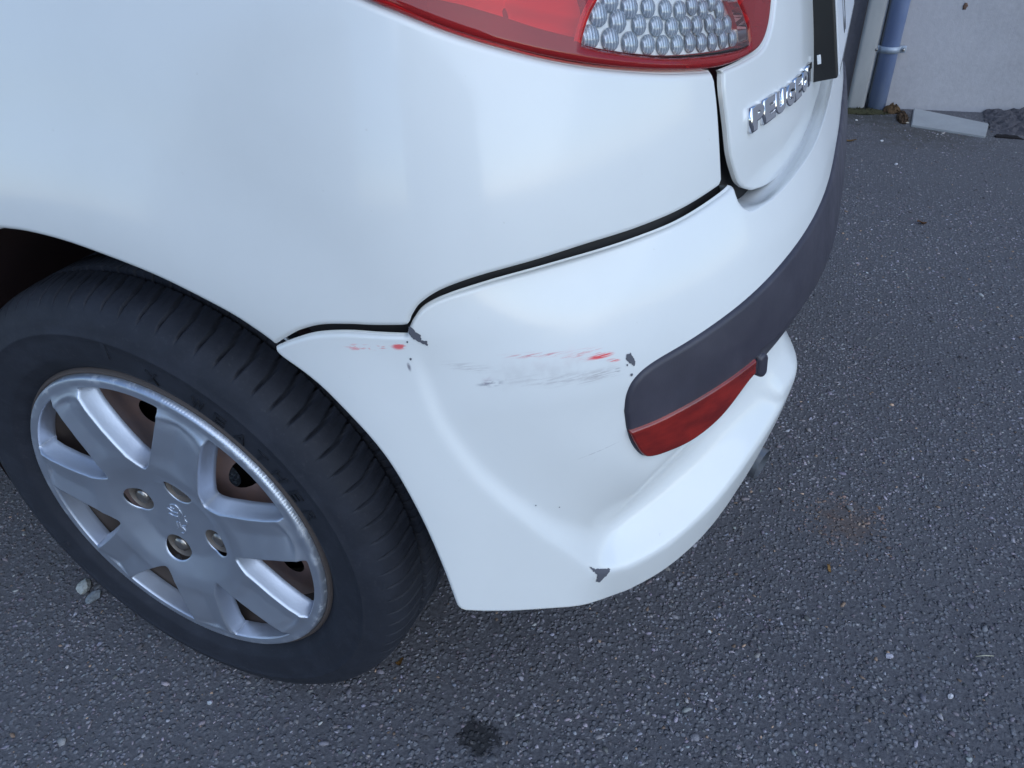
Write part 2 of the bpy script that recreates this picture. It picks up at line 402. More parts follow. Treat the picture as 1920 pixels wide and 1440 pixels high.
def panel(name, loop, off, m, parent, step=.007, er=.004, flange=.02, bstep=.004, extra=None, lift=0.0, coarse_s=None, zd=None):
    L = np.array(loop, float)
    ar = .5*np.sum(L[:, 0]*np.roll(L[:, 1], -1)-np.roll(L[:, 0], -1)*L[:, 1])
    if ar < 0: L = L[::-1]
    L = resample(L, bstep)
    if coarse_s is not None:
        keep = (L[:, 0] < coarse_s) | (np.arange(len(L)) % 3 == 0); L = L[keep]
    nb = len(L); pts = [L]
    t = np.roll(L, -1, 0)-np.roll(L, 1, 0); t /= np.maximum(np.hypot(*t.T)[:, None], 1e-9); inn = np.c_[-t[:, 1], t[:, 0]]
    last = 0
    if er > 0:
        for fr in (.08, .25, .5, .8, 1.15):
            d = er*fr; q = L+inn*d; dd = segdist(q[:, 0], q[:, 1], L, True)
            k = (dd > d*.93) & inpoly(q[:, 0], q[:, 1], L); pts.append(q[k]); last = d
    lo, hi = L.min(0), L.max(0)
    gx, gz = [], []
    z = lo[1]; row = 0
    while z < hi[1]:
        x = np.arange(lo[0]+(.5*step if row % 2 else 0), hi[0], step)
        if coarse_s is not None: x = np.concatenate([x[x < coarse_s], x[x >= coarse_s][::3]]) if row % 3 == 0 else x[x < coarse_s]
        gx.append(x); gz.append(np.full(len(x), z)); z += step*.866; row += 1
    gx = np.concatenate(gx); gz = np.concatenate(gz)
    if extra is not None:
        gx = np.concatenate([gx, np.array(extra)[:, 0]]); gz = np.concatenate([gz, np.array(extra)[:, 1]])
    k = inpoly(gx, gz, L); gx, gz = gx[k], gz[k]; dd = segdist(gx, gz, L, True); k = dd > last+step*.35
    pts.append(np.c_[gx[k], gz[k]]); P = np.vstack(pts)
    vo, _, fo, *_ = delaunay_2d_cdt([Vector(p) for p in P], [], [list(range(nb))], 1, 1e-6)
    Q = np.array([(v.x, v.y) for v in vo]); F = [tuple(f) for f in fo]
    def disp(A):
        o = off(A[:, 0], A[:, 1])-lift
        if er > 0:
            d = segdist(A[:, 0], A[:, 1], L, True); e = np.clip(er-d, 0, er); o = o+er-np.sqrt(np.maximum(er*er-e*e, 0))
        return o
    def pos(A, o):
        R = point(A[:, 0], A[:, 1], o)
        if zd is not None: R[:, 2] -= zd(A[:, 0], A[:, 1])
        return R
    def sp(a, b_): A = np.c_[Q[:, 0]+a, Q[:, 1]+b_]; return pos(A, off(A[:, 0], A[:, 1])-lift)
    o = disp(Q); V = pos(Q, o)
    # smooth normals straight from the surface
    h = 3e-4
    du = sp(h, 0)-sp(-h, 0); dv = sp(0, h)-sp(0, -h)
    NN = np.cross(du, dv); NN /= np.maximum(np.linalg.norm(NN, axis=1)[:, None], 1e-12)
    if er > 0:
        dm = segdist(Q[:, 0], Q[:, 1], L, True)
        g = np.stack([(segdist(Q[:, 0]+h, Q[:, 1], L, True)-segdist(Q[:, 0]-h, Q[:, 1], L, True))/(2*h),
                      (segdist(Q[:, 0], Q[:, 1]+h, L, True)-segdist(Q[:, 0], Q[:, 1]-h, L, True))/(2*h)], 1)
        e = np.clip((er-dm)/er, 0, .96); sl = e/np.sqrt(1-e*e)
        ds = du/np.maximum(np.linalg.norm(du, axis=1)[:, None], 1e-9); dz = dv/np.maximum(np.linalg.norm(dv, axis=1)[:, None], 1e-9)
        NN = NN-(ds*g[:, :1]+dz*g[:, 1:])*sl[:, None]; NN /= np.linalg.norm(NN, axis=1)[:, None]
    ec = {}
    for f in F:
        for i in range(3):
            a, b = f[i], f[(i+1) % 3]; ec[(a, b)] = 1
    be = [(a, b) for (a, b) in ec if (b, a) not in ec]
    Vl = [tuple(v) for v in V]; Nl = [tuple(v) for v in NN]; uvq = [tuple(q) for q in Q]
    if flange > 0:
        idx = {}
        for a, b in be:
            for q in (a, b):
                if q not in idx:
                    idx[q] = len(Vl); Vl.append(tuple(pos(Q[q:q+1], o[q:q+1]+flange)[0]))
                    Nl.append(Nl[q]); uvq.append(uvq[q])
            F.append((b, a, idx[a], idx[b]))
    me = bpy.data.meshes.new(name); me.from_pydata(Vl, [], F); me.update()
    uvl = me.uv_layers.new(name='UVMap'); li = np.empty(len(me.loops), np.int32); me.loops.foreach_get('vertex_index', li)
    uvl.data.foreach_set('uv', np.array(uvq, np.float32)[li].ravel())
    ob = link(name, me, m, parent)
    try: me.normals_split_custom_set_from_vertices(Nl)
    except Exception as ex: print('normals', ex)
    return ob
def patch(name, loop, off, m, parent, lift=.0006, step=.003):
    return panel(name, loop, off, m, parent, step=step, er=0, flange=0, bstep=.0012, lift=lift)

C = {
 'q_arch': [(-0.0265,0.649),(0.0047,0.6493),(0.0473,0.646),(0.092,0.6387),(0.134,0.6297),(0.1681,0.6192),(0.2052,0.6049),(0.2265,0.5928),(0.2373,0.5853)],
 'q_seam1': [(0.2403,0.5822),(0.2495,0.5883),(0.2653,0.5975),(0.2842,0.6037),(0.3057,0.6055),(0.3264,0.6054),(0.3514,0.6056)],
 'q_seam2': [(0.3537,0.6085),(0.3568,0.6146),(0.3645,0.6236),(0.3811,0.6329),(0.409,0.6399),(0.4497,0.6448),(0.4947,0.6485),(0.547,0.6492),(0.5971,0.6509),(0.6538,0.6558)],
 'q_gap': [(0.6587,0.6581),(0.6556,0.6857),(0.6524,0.719),(0.6486,0.7418)],
 'q_lamp': [(0.6437,0.7452),(0.5821,0.7529),(0.5278,0.7623),(0.4814,0.7722),(0.4414,0.7831),(0.4058,0.7947),(0.3734,0.8067),(0.3464,0.8156)],
 'b_arch': [(0.2401,0.5762),(0.2455,0.5713),(0.2651,0.5587),(0.2837,0.5423),(0.311,0.5094),(0.3293,0.4762),(0.346,0.4274),(0.3584,0.3739),(0.3665,0.3271)],
 'b_bot': [(0.37,0.3205),(0.4077,0.3069),(0.4557,0.2912),(0.5208,0.2637),(0.5883,0.2665),(0.6508,0.2857),(0.7137,0.3229)],
 'b_seam1': [(0.2394,0.5795),(0.2555,0.5873),(0.2768,0.5945),(0.3028,0.5971),(0.3278,0.5959),(0.3492,0.5948)],
 'b_seam2': [(0.3524,0.602),(0.3559,0.6074),(0.3649,0.6164),(0.384,0.623),(0.4181,0.6277),(0.4535,0.6301),(0.5018,0.6329),(0.5533,0.6363),(0.5997,0.6405),(0.6581,0.6497)],
 't_left': [(0.6586,0.7415),(0.658,0.728),(0.6639,0.7007),(0.6709,0.6738),(0.6866,0.6531),(0.7069,0.6409)],
 't_bot': [(0.7289,0.6329),(0.7783,0.6252),(0.8594,0.6216)],
 't_lamp': [(0.6598,0.7437),(0.7167,0.7442),(0.7605,0.747),(0.7868,0.7603),(0.803,0.7785)],
 'lens': [(0.3503,0.8158),(0.3735,0.8087),(0.4061,0.7971),(0.4417,0.7855),(0.4818,0.7747),(0.528,0.7649),(0.5826,0.7557),(0.6487,0.7479),(0.7102,0.7471),(0.7489,0.7503),(0.7717,0.7621),(0.7862,0.7803)],
 'clear': [(0.5185,0.8059),(0.5099,0.7973),(0.504,0.7886),(0.5004,0.7813),(0.5193,0.7761),(0.5548,0.7686),(0.5896,0.7628),(0.6412,0.7578),(0.6926,0.7546),(0.7183,0.7544),(0.7166,0.7688),(0.7066,0.7814),(0.6978,0.7889)],
 'strip_top': [(0.524,0.4981),(0.5262,0.5152),(0.5343,0.5281),(0.5529,0.5374),(0.5923,0.5458),(0.6443,0.5563),(0.7038,0.5674),(0.7656,0.5763),(0.8597,0.5873)],
 'strip_bot': [(0.5265,0.48),(0.5312,0.4634),(0.5394,0.4484),(0.5491,0.4404),(0.5684,0.4375),(0.5992,0.4389),(0.632,0.4503),(0.6675,0.4712),(0.6768,0.4759),(0.6948,0.4689),(0.706,0.4719),(0.7365,0.4801),(0.7589,0.4864)],
 'refl': [(0.5271,0.4786),(0.5549,0.4798),(0.5834,0.4834),(0.6208,0.4885),(0.6562,0.4935),(0.6768,0.496),(0.6788,0.4797),(0.6729,0.4783),(0.6631,0.4733),(0.6317,0.4529),(0.5988,0.4422),(0.5684,0.4405),(0.5486,0.443),(0.5403,0.4505),(0.5322,0.4659)],
 'chip1': [(0.3518,0.6031),(0.3546,0.602),(0.3565,0.5987),(0.3601,0.5961),(0.3602,0.5913),(0.3651,0.5905),(0.3645,0.5863),(0.36,0.5891),(0.3542,0.5929),(0.3512,0.5972)],
 'chip2': [(0.5266,0.5511),(0.5307,0.5515),(0.5349,0.544),(0.5336,0.5386),(0.5267,0.5464)],
 'chip3': [(0.4893,0.3304),(0.4993,0.3222),(0.5128,0.3155),(0.5006,0.3035),(0.4963,0.3072),(0.4973,0.3169)],
 'bub0': [(0.5152,0.7834),(0.5343,0.7796),(0.5536,0.7752),(0.5729,0.772),(0.5905,0.7696),(0.6094,0.7677),(0.6277,0.7668),(0.6458,0.7649),(0.6658,0.7629),(0.6888,0.7619),(0.7121,0.7599)],
 'bub1': [(0.5248,0.7957),(0.5432,0.79),(0.5648,0.7856),(0.5841,0.7826),(0.6038,0.7798),(0.6231,0.7787),(0.6407,0.7771),(0.6637,0.776),(0.6816,0.7717),(0.7015,0.7717)],
 'bub2': [(0.5371,0.8035),(0.5561,0.7976),(0.5765,0.7953),(0.5974,0.7921),(0.617,0.7895),(0.6352,0.791),(0.6528,0.7867),(0.6713,0.7904),(0.6865,0.7835)]}
ZR_S = [.66, .6895, .7327, .811, .9407, 1.1071, 1.27]; ZR_Z = [.640, .6277, .6283, .6348, .641, .642, .642]
def off_bumper(s, z):
    s = np.asarray(s, float); z = np.asarray(z, float); f = fold(s)
    zr = np.interp(f, ZR_S, ZR_Z); q = np.maximum(z-zr, 0)
    sh = np.where(q < .0015, q*q*1200, .0027+(q-.0015)*4.2)*sst(.670, .705, f)
    return off_bump(s, z)+sh
def zd_bumper(s, z):                                    # the groove behind the ridge dips before it runs under the tailgate
    f = fold(np.asarray(s, float)); q = np.maximum(z-np.interp(f, ZR_S, ZR_Z), 0)
    return (q*sst(.670, .705, f)+.009*sst(.0008, .0040, q)*sst(.69, .75, f))
def off_strip(s, z):                                    # slightly bulged, lower edge turned under
    f = fold(s); base = off_bump0(s, z)
    zb = np.interp(f, [.53, .60, .70, .80, 1.26], [.478, .488, .502, .510, .522])
    return base+.35*np.maximum(zb-z, 0)*sst(.66, .70, f)
# ------------------------------------------------------------------ ground (sheet) and wall first
def ground_mat():
    m = mat('asphalt', (.05, .05, .055), .82, spec=.4); k = N(m); v = k.obj()
    big = k.noise(1.3, 5, .6, v); mid = k.noise(9, 5, .65, v); fine = k.noise(160, 4, .7, v)
    vo = k.n('TexVoronoi'); vo.inputs['Scale'].default_value = 150; k.l(v, vo.inputs['Vector'])
    sp = k.n('SeparateColor'); k.l(vo.outputs['Color'], sp.inputs[0])
    stone = k.math('MULTIPLY', k.ramp(vo.outputs['Distance'], .62, .30), k.ramp(sp.outputs[0], .35, .75))
    c = k.mix(k.ramp(fine, .3, .7), (.066, .064, .072), (.122, .119, .129))
    c = k.mix(k.math('MULTIPLY', stone, .8), c, k.mix(sp.outputs[1], (.11, .11, .12), (.26, .26, .28)))
    c = k.mix(k.ramp(big, .40, .72, 0, .35), c, (.115, .113, .12)); c = k.mix(k.ramp(mid, .55, .8, 0, .3), c, (.050, .050, .056))
    sep = k.n('SeparateXYZ'); k.l(v, sep.inputs[0])
    def spot(c, x, y, rx, ry, colr, amt, nz, edge=.5):
        e = ell(k, sep, x, y, rx, ry); e = k.math('ADD', e, k.math('MULTIPLY', k.math('SUBTRACT', k.noise(nz, 4, .65, v), .5), 2.2))
        return k.mix(k.math('MULTIPLY', k.ramp(e, 1.05, edge), amt), c, colr)
    c = spot(c, .348, .028, .030, .024, (.014, .014, .015), .85, 55, .7)      # oil stain
    c = spot(c, .760, .565, .060, .060, (.14, .085, .055), .38, 30, .1)       # rust stain
    c = spot(c, 1.02, 2.95, .30, .28, (.050, .042, .030), .5, 14, .1)
    c = spot(c, .80, 3.15, .35, .16, (.036, .034, .024), .6, 14, .1)
    k.l(c, k.b.inputs['Base Color'])
    h = k.math('ADD', k.math('MULTIPLY', stone, .8), k.math('MULTIPLY', fine, .6)); k.bump(h, .8, .004)
    k.l(k.ramp(fine, .3, .7, .70, .92), k.b.inputs['Roughness'])
    return m
MAT_GROUND = ground_mat()
bm = bmesh.new()
xs = [-40, -12, -4, -1.5, 0, .5, 1, 1.5, 2.5, 5, 12, 40]; ys = [-40, -12, -4, -1.5, -.5, 0, .5, 1, 2, 3, 4, 12, 40]
vv = [[bm.verts.new((x, y, 0)) for x in xs] for y in ys]
for j in range(len(ys)-1):
    for i in range(len(xs)-1): bm.faces.new((vv[j][i], vv[j][i+1], vv[j+1][i+1], vv[j+1][i]))
tag(link('ground', from_bm('ground', bm), MAT_GROUND), kind='structure')

# stones bedded in the asphalt: real geometry, one joined mesh
def chip_stones():
    ico = bmesh.new(); bmesh.ops.create_icosphere(ico, subdivisions=1, radius=1); bv = np.array([v.co[:] for v in ico.verts]); ico.faces.ensure_lookup_table()
    ico.verts.index_update(); bf = np.array([[v.index for v in f.verts] for f in ico.faces]); ico.free()
    T = [bv*(1+RNG.uniform(-.42, .34, (len(bv), 1))) for _ in range(14)]
    ox, oy = CP[0], CP[1]
    def field(n, rmin, rmax, a0, a1, lo, hi):
        r = np.sqrt(RNG.uniform(rmin**2, rmax**2, n)); a = RNG.uniform(a0, a1, n)
        return np.c_[ox+r*np.sin(a), oy+r*np.cos(a), (RNG.uniform(0, 1, n)**2.2*(hi-lo)+lo)*.80]
    A = np.vstack([field(62000, .25, 1.55, -1.45, 1.0, .0019, .0046), field(17000, 1.5, 2.6, -.15, .75, .0026, .0054), field(6000, 2.6, 3.72, -.05, .55, .003, .006)])
    A = A[(A[:, 1] < 3.28)]
    def vn(x, y, f, sd):                       # cheap value noise for worn and bitumen-rich patches
        r = np.random.default_rng(sd).uniform(0, 1, (64, 64)); u, v = x*f+20, y*f+20; i, j = np.floor(u).astype(int), np.floor(v).astype(int); a, b = u-i, v-j; a = a*a*(3-2*a); b = b*b*(3-2*b)
        g = lambda p, q: r[p % 64, q % 64]
        return (g(i, j)*(1-a)+g(i+1, j)*a)*(1-b)+(g(i, j+1)*(1-a)+g(i+1, j+1)*a)*b
    pn = .6*vn(A[:, 0], A[:, 1], 4.5, 1)+.4*vn(A[:, 0], A[:, 1], 14, 2)
    A = A[RNG.uniform(0, 1, len(A)) < .35+1.1*pn]; A[:, 2] *= np.where(RNG.uniform(0, 1, len(A)) < .06, 1.7, 1.0)
    pn = .6*vn(A[:, 0], A[:, 1], 4.5, 1)+.4*vn(A[:, 0], A[:, 1], 14, 2)
    n = len(A); V = np.empty((n, len(bv), 3), np.float32)
    t = RNG.integers(0, len(T), n); ang = RNG.uniform(0, 6.283, n); tl = RNG.normal(0, .22, (n, 2))
    S = A[:, 2:3]*np.c_[RNG.uniform(.8, 1.45, n), RNG.uniform(.55, .95, n), RNG.uniform(.26, .55, n)]
    B = np.array(T)[t]*S[:, None, :]
    c, s = np.cos(ang)[:, None], np.sin(ang)[:, None]
    B[:, :, 2] += B[:, :, 0]*tl[:, :1]+B[:, :, 1]*tl[:, 1:]
    V[:, :, 0] = B[:, :, 0]*c-B[:, :, 1]*s+A[:, :1]; V[:, :, 1] = B[:, :, 0]*s+B[:, :, 1]*c+A[:, 1:2]
    V[:, :, 2] = B[:, :, 2]+(S[:, 2]*RNG.uniform(-.45, .35, n))[:, None]
    F = (bf[None]+(np.arange(n)*len(bv))[:, None, None]).reshape(-1, 3)
    me = bpy.data.meshes.new('aggregate'); me.vertices.add(n*len(bv)); me.loops.add(F.size); me.polygons.add(len(F))
    me.vertices.foreach_set('co', V.ravel()); me.loops.foreach_set('vertex_index', F.ravel().astype(np.int32))
    me.polygons.foreach_set('loop_start', np.arange(0, F.size, 3, dtype=np.int32)); me.update(calc_edges=True)
    g = np.clip(RNG.lognormal(math.log(.168), .38, n), .03, .42); g = g*(.62+.75*pn); col = np.c_[g*RNG.normal(1.06, .06, n), g*RNG.normal(.99, .03, n), g*RNG.normal(1.09, .06, n)]
    k = RNG.uniform(0, 1, n); col[k < .007] = RNG.uniform(.28, .50, ((k < .007).sum(), 1))*np.array([1, .99, .95])
    br = (k > .975); col[br] = g[br, None]*np.array([1.7, 1.15, .8])
    do = np.hypot((A[:, 0]-.348)/.030, (A[:, 1]-.028)/.024)+RNG.normal(0, .18, n); col[do < 1] *= .30                     # oil
    dr = np.hypot((A[:, 0]-.760)/.060, (A[:, 1]-.565)/.060)+RNG.normal(0, .25, n); col[dr < 1] = col[dr < 1]*np.array([1.15, .85, .65])   # rust
    ca = me.color_attributes.new('stone_colour', 'FLOAT_COLOR', 'POINT')
    cc = np.ones((n, len(bv), 4), np.float32); cc[:, :, :3] = np.clip(col, .01, .8)[:, None, :]; ca.data.foreach_set('color', cc.ravel())
    m = mat('aggregate_stone', rough=.8, spec=.3); q = N(m); at = q.n('Attribute'); at.attribute_name = 'stone_colour'
    c = q.mix(q.ramp(q.noise(900, 3, .6, q.obj()), .3, .75, 0, .5), at.outputs['Color'], (.060, .059, .066)); q.l(c, q.b.inputs['Base Color'])
    o = link('asphalt_aggregate', me, m, smooth=False); tag(o, kind='stuff', label='fine grey stone chips bedded all over the dark asphalt surface')
chip_stones()

# ------------------------------------------------------------------ the car
car = empty('parked_car', (0, 0, 0), 'white hatchback with scuffed rear bumper and silver hubcap parked on asphalt', 'car')

def sm(name, n=8): return smooth_open(C[name], n)
AX, AZ, AR = ARC
# quarter panel
arch = []
for d in np.linspace(177, 100, 40): arch.append((AX-.012+AR*math.cos(math.radians(d)), AZ+AR*math.sin(math.radians(d))))
arch = [a for a in arch if a[0] < C['q_arch'][0][0]-.01]
lampc = sm('q_lamp')
up = smooth_open([C['q_lamp'][-1], (.300, .832), (.262, .856), (.240, .89), (.238, .93), (.252, 1.0)], 6)[1:]
qloop = arch+sm('q_arch')+roundc_open if False else None
def loop_join(*segs):
    out = []
    for s_ in segs:
        for p_ in s_:
            if not out or math.hypot(out[-1][0]-p_[0], out[-1][1]-p_[1]) > 4e-4: out.append((float(p_[0]), float(p_[1])))
    return out
quarter = loop_join(arch, sm('q_arch'), sm('q_seam1'), sm('q_seam2'), sm('q_gap'), [(C['q_lamp'][0][0]+.001, C['q_lamp'][0][1]+.001)], lampc, up, [(-.90, 1.0), (-.90, .34), (-.40, .34), (-.345, .34)])
panel('quarter_panel', quarter, off_body, MAT_PAINT, car, step=.009, er=.0045, flange=.022)
panel('quarter_panel', roundc(mirror(quarter), .004), off_body, MAT_PAINT, car, step=.03, er=.0045, flange=.022, bstep=.012)
# door and the body further forward (seen only by reflection or from the side)
panel('door', [(-.906, .30), (-.906, 1.0), (-2.1, 1.0), (-2.1, .30)], off_body, MAT_PAINT, car, step=.06, er=.004, flange=.02, bstep=.02)
panel('door', mirror([(-.906, .30), (-.906, 1.0), (-2.1, 1.0), (-2.1, .30)]), off_body, MAT_PAINT, car, step=.06, er=.004, flange=.02, bstep=.02)

# bumper (full width, mirrored about the middle of the car)
top_mid = [(.672, .6525), (.684, .6500), (.6895, .6405), (.7327, .6405), (.811, .647), (.9407, .654), (1.1071, .655), (SMID, .655)]
bot_mid = smooth_open(C['b_bot']+[(.78, .362), (.93, .374), (1.1, .378), (SMID, .378)], 6)
top_left = loop_join(sm('b_seam1'), sm('b_seam2'), top_mid)
left = loop_join(top_left[::-1], [(C['b_seam1'][0][0]+.0005, C['b_seam1'][0][1]-.0018)], sm('b_arch'), bot_mid)   # from top middle round to bottom middle
right = [(2*SMID-a, b) for a, b in left][::-1]
bump_loop = loop_join(left, right[1:-1])
ex = [(s_+.002*(k_ % 2), float(np.interp(s_, ZR_S, ZR_Z))+k_*.0008) for s_ in np.arange(.664, 1.26, .004) for k_ in range(-3, 15)]
_b = resample(B1D[:, :2], .0035, False); _t = np.gradient(_b, axis=0); _t /= np.hypot(*_t.T)[:, None]; _nn = np.c_[-_t[:, 1], _t[:, 0]]
for _j, _d in enumerate((-.006, -.003, -.001, .001, .003, .005, .0075, .010, .013, .0165, .020, .024, .028)):
    _q = _b+_nn*_d+_t*(.0017*(_j % 2)); _q = _q[segdist(_q[:, 0], _q[:, 1], _b) > abs(_d)*.9]; ex += [tuple(p_) for p_ in _q if p_[0] < SMID]
bumper = panel('rear_bumper', bump_loop, off_bumper, MAT_BUMP, car, step=.0055, er=.0032, flange=.0025, extra=ex, coarse_s=SMID+.05, zd=zd_bumper)
# rub strip, reflectors, paint chips
st_top = smooth_open(C['strip_top'][:8]+[(.86, .5865), (1.0, .596), (SMID, .600)], 8)
st_bot = smooth_open(C['strip_bot'][:9], 8)+smooth_open(C['strip_bot'][9:]+[(.79, .494), (.95, .504), (SMID, .510)], 8)
sl = loop_join(st_top[::-1], st_bot)
strip_loop = loop_join(sl, [(2*SMID-a, b) for a, b in sl][::-1][1:-1])
strip = panel('rub_strip', strip_loop, off_strip, MAT_TRIM, car, step=.006, er=.0045, flange=.05, lift=.0035, coarse_s=SMID+.05)
rf = roundc(smooth_open(C['refl'][:6], 6)+smooth_open(C['refl'][6:], 6), .003)
for lp in (rf, mirror(rf)):
    panel('reflector', lp, off_bump0, MAT_REDREFL, strip, step=.005, er=.0025, flange=.012, bstep=.002, lift=.0062)
stub = [(.6800, .4770), (.6800, .4960), (.6885, .4990), (.6960, .4930), (.6970, .4725), (.6895, .4695)]
for lp in (roundc(stub, .004), mirror(roundc(stub, .004))):
    panel('reflector_bracket', lp, off_bump0, MAT_TRIM, strip, step=.004, er=.004, flange=.015, bstep=.002, lift=.0080)
def ragged(L, amp, seed):
    rn = np.random.default_rng(seed); P = resample(np.array(L), .0011); return P+rn.normal(0, amp, P.shape)
for nm in ('chip1', 'chip2', 'chip3'): patch('paint_chip', ragged(C[nm], .00028, len(nm)+ord(nm[-1])), off_bumper, MAT_CHIP, bumper)
for (a, b, r) in ((.5310, .5318, .0012), (.5272, .5418, .0008), (.3495, .5905, .0007), (.4420, .4180, .0006), (.4640, .4080, .0006), (.3505, .5760, .0009)):
    patch('paint_chip', [(a+r*math.cos(t)*(1+.3*math.sin(3*t)), b+r*1.2*math.sin(t)) for t in np.linspace(0, 6.28, 9)[:-1]], off_bumper, MAT_CHIP, bumper, step=.0015)

# tailgate
tg_l = loop_join(sm('t_lamp')[::-1], [(C['t_left'][0][0]+.0035, C['t_left'][0][1]+.0005)], [(a+.0035*(1-sst(.675, .70, a)), b_) for a, b_ in sm('t_left')], smooth_open(C['t_bot']+[(.96, .622), (SMID, .622)], 6))
tg_up = [(SMID, 1.0), (.86, 1.0), (.835, .92), (.818, .83)]
tgl = loop_join(tg_up, tg_l)
tg_loop = loop_join(tgl, [(2*SMID-a, b) for a, b in tgl][::-1][1:-1])
def off_tail(s, z): return off_body(s, z)+.001
tailgate = panel('tailgate', tg_loop, off_tail, MAT_PAINT, car, step=.008, er=.003, flange=.004, lift=.0025, coarse_s=SMID+.05)
# dark structure behind every shut line
def off_shell(s, z): return np.maximum(off_body(s, z), off_bump0(s, z))+.014+.034*(1-sst(.53, .575, z))*sst(.30, .40, fold(s))+.012*(1-sst(.53, .575, z))
aa = [(AX+.352*math.cos(math.radians(d)), AZ+.352*math.sin(math.radians(d))) for d in np.linspace(8, 177, 60)]
sh_l = [(SMID, 1.0), (-2.1, 1.0), (-2.1, .34), (-.36, .34)]+aa[::-1][2:-2]+[(.41, .335), (.60, .315), (.85, .385), (SMID, .395)]
sh = loop_join(sh_l, [(2*SMID-a, b) for a, b in sh_l][::-1][1:-1])
panel('body_shell', sh, off_shell, MAT_DARK, car, step=.02, er=0, flange=0, bstep=.015)

# tail lamps
def lamp(mir):
    f = (lambda P: mirror(P)) if mir else (lambda P: P)
    name = 'tail_lamp'
    lc = sm('lens'); tipl = smooth_open([C['lens'][0], (.304, .834), (.268, .858), (.247, .89), (.246, .93), (.262, .99)], 6)[1:]
    rtu = [(.806, .83), (.822, .90), (.84, .99)]
    hs = loop_join([(a, b-.004) for a, b in lc], [(.8130, .80)], [(a+.009, b) for a, b in rtu], [(a-.007, b) for a, b in tipl[::-1]])
    root = panel(name, f(hs), off_body, MAT_SEAL, car, step=.02, er=0, flange=.02, lift=-.050)
    cl = smooth_open(C['clear'][:4], 6)+smooth_open(C['clear'][4:10], 6)+smooth_open(C['clear'][10:], 6)
    ct = [(.690, .83), (.690, .868), (.545, .868), (.530, .83)]
    red = loop_join(lc, rtu[:1], [(.815, .868), (.690, .868), (.690, .83)], cl[::-1], [(.530, .83), (.545, .868)], [(.262, .868)], smooth_open([(.268, .858), (.304, .834), C['lens'][0]], 5))
    panel('red_lens', f(red), off_body, MAT_REDLENS, root, step=.006, er=.005, flange=.010, bstep=.003, lift=.0035)
    panel('red_lens', f(loop_join([(.815, .8695), (.84, .99), (.262, .99), (.246, .93), (.247, .89), (.262, .8695)])), off_body, MAT_REDLENS, root, step=.02, er=.005, flange=.01, lift=.0035)
    clr = loop_join(cl, ct)
    panel('clear_lens', f(roundc([(a, b) for a, b in clr], .002)), off_body, MAT_CLEAR, root, step=.006, er=.002, flange=.008, bstep=.003, lift=.003)
    # reflector bowl behind the red lens: stepped facets
    def off_bowl(s, z):
        f_ = fold(s); t = (z-.80)/.03+(f_-.45)*3.5
        return off_body(s, z)+.020+.006*np.sin(t*3.2)+.004*np.sin(t*7.5+f_*20)+.030*np.maximum(.06-np.abs(f_-.455), 0)/.06
    lr = [(a+.004, b+.0085+.004*sst(.36, .42, a)) for a, b in lc if a < .505]
    bowl = loop_join(lr, [(.5155, .803), (.531, .83), (.545, .868), (.30, .868), (.325, .845)])
    panel('lamp_reflector', f(bowl), off_bowl, MAT_SILVER, root, step=.004, er=0, flange=.01)
    bowl2 = loop_join([(.724, .760), (.752, .756), (.772, .770), (.785, .80), (.80, .868), (.70, .868), (.70, .80)])
    panel('lamp_reflector', f(bowl2), lambda s, z: off_body(s, z)+.018+.005*np.sin(z*260+s*90), mat('amber_lamp_reflector', (.75, .48, .26), .3, .4) if not mir else MAT_SILVER, root, step=.005, er=0, flange=.01)
    plate = loop_join([(a, b) for a, b in cl], ct)
    panel('lamp_reflector', f(plate), off_body, MAT_SILVER, root, step=.008, er=0, flange=.0, lift=-.012)
    return root
lampL = lamp(False); lamp(True)
bub = []
r_, seg = [], 14
bmv, bmf = [(0, 0, 1)], []
for i in range(1, 6):
    a = math.pi/2*i/5
    for k in range(seg): bmv.append((math.sin(a)*math.cos(6.2832*k/seg), math.sin(a)*math.sin(6.2832*k/seg), math.cos(a)))
for k in range(seg): bmf.append((0, 1+k, 1+(k+1) % seg))
for i in range(4):
    for k in range(seg): bmf.append((1+i*seg+k, 1+(i+1)*seg+k, 1+(i+1)*seg+(k+1) % seg, 1+i*seg+(k+1) % seg))
bub_me = mesh('lens_bubble', bmv, bmf); bub_me.materials.append(MAT_BUBBLE); bub_me.shade_smooth()
def frame_at(s, z, o, offf):
    h = .002; p = point(s, z, offf(np.array([s]), np.array([z]))[0]+o)
    du = point(s+h, z, offf(np.array([s+h]), np.array([z]))[0])-point(s-h, z, offf(np.array([s-h]), np.array([z]))[0])
    dv = point(s, z+h, offf(np.array([s]), np.array([z+h]))[0])-point(s, z-h, offf(np.array([s]), np.array([z-h]))[0])
    X = Vector(du.ravel()).normalized(); n = X.cross(Vector(dv.ravel())).normalized(); Y = n.cross(X)
    m = Matrix((X, Y, n)).transposed().to_4x4(); m.translation = Vector(p.ravel()); return m
rows = [C['bub0'], C['bub1'], C['bub2']]
for j, (s0, z0, n) in enumerate(((.552, .8125, 8), (.565, .8285, 7), (.560, .845, 7))): rows.append([(s0+.0195*i, z0-.010*i/10-.002*math.sin(i)) for i in range(n)])
for ri, row in enumerate(rows):
    for (a, b) in row:
        o = bpy.data.objects.new('lens_bubble', bub_me); COL.objects.link(o); o.parent = lampL
        rr = .0076 if a < .56 else .0068
        o.matrix_world = frame_at(a, b, .0105, off_body) @ Matrix.Diagonal((rr, rr*1.05, rr*.5, 1))

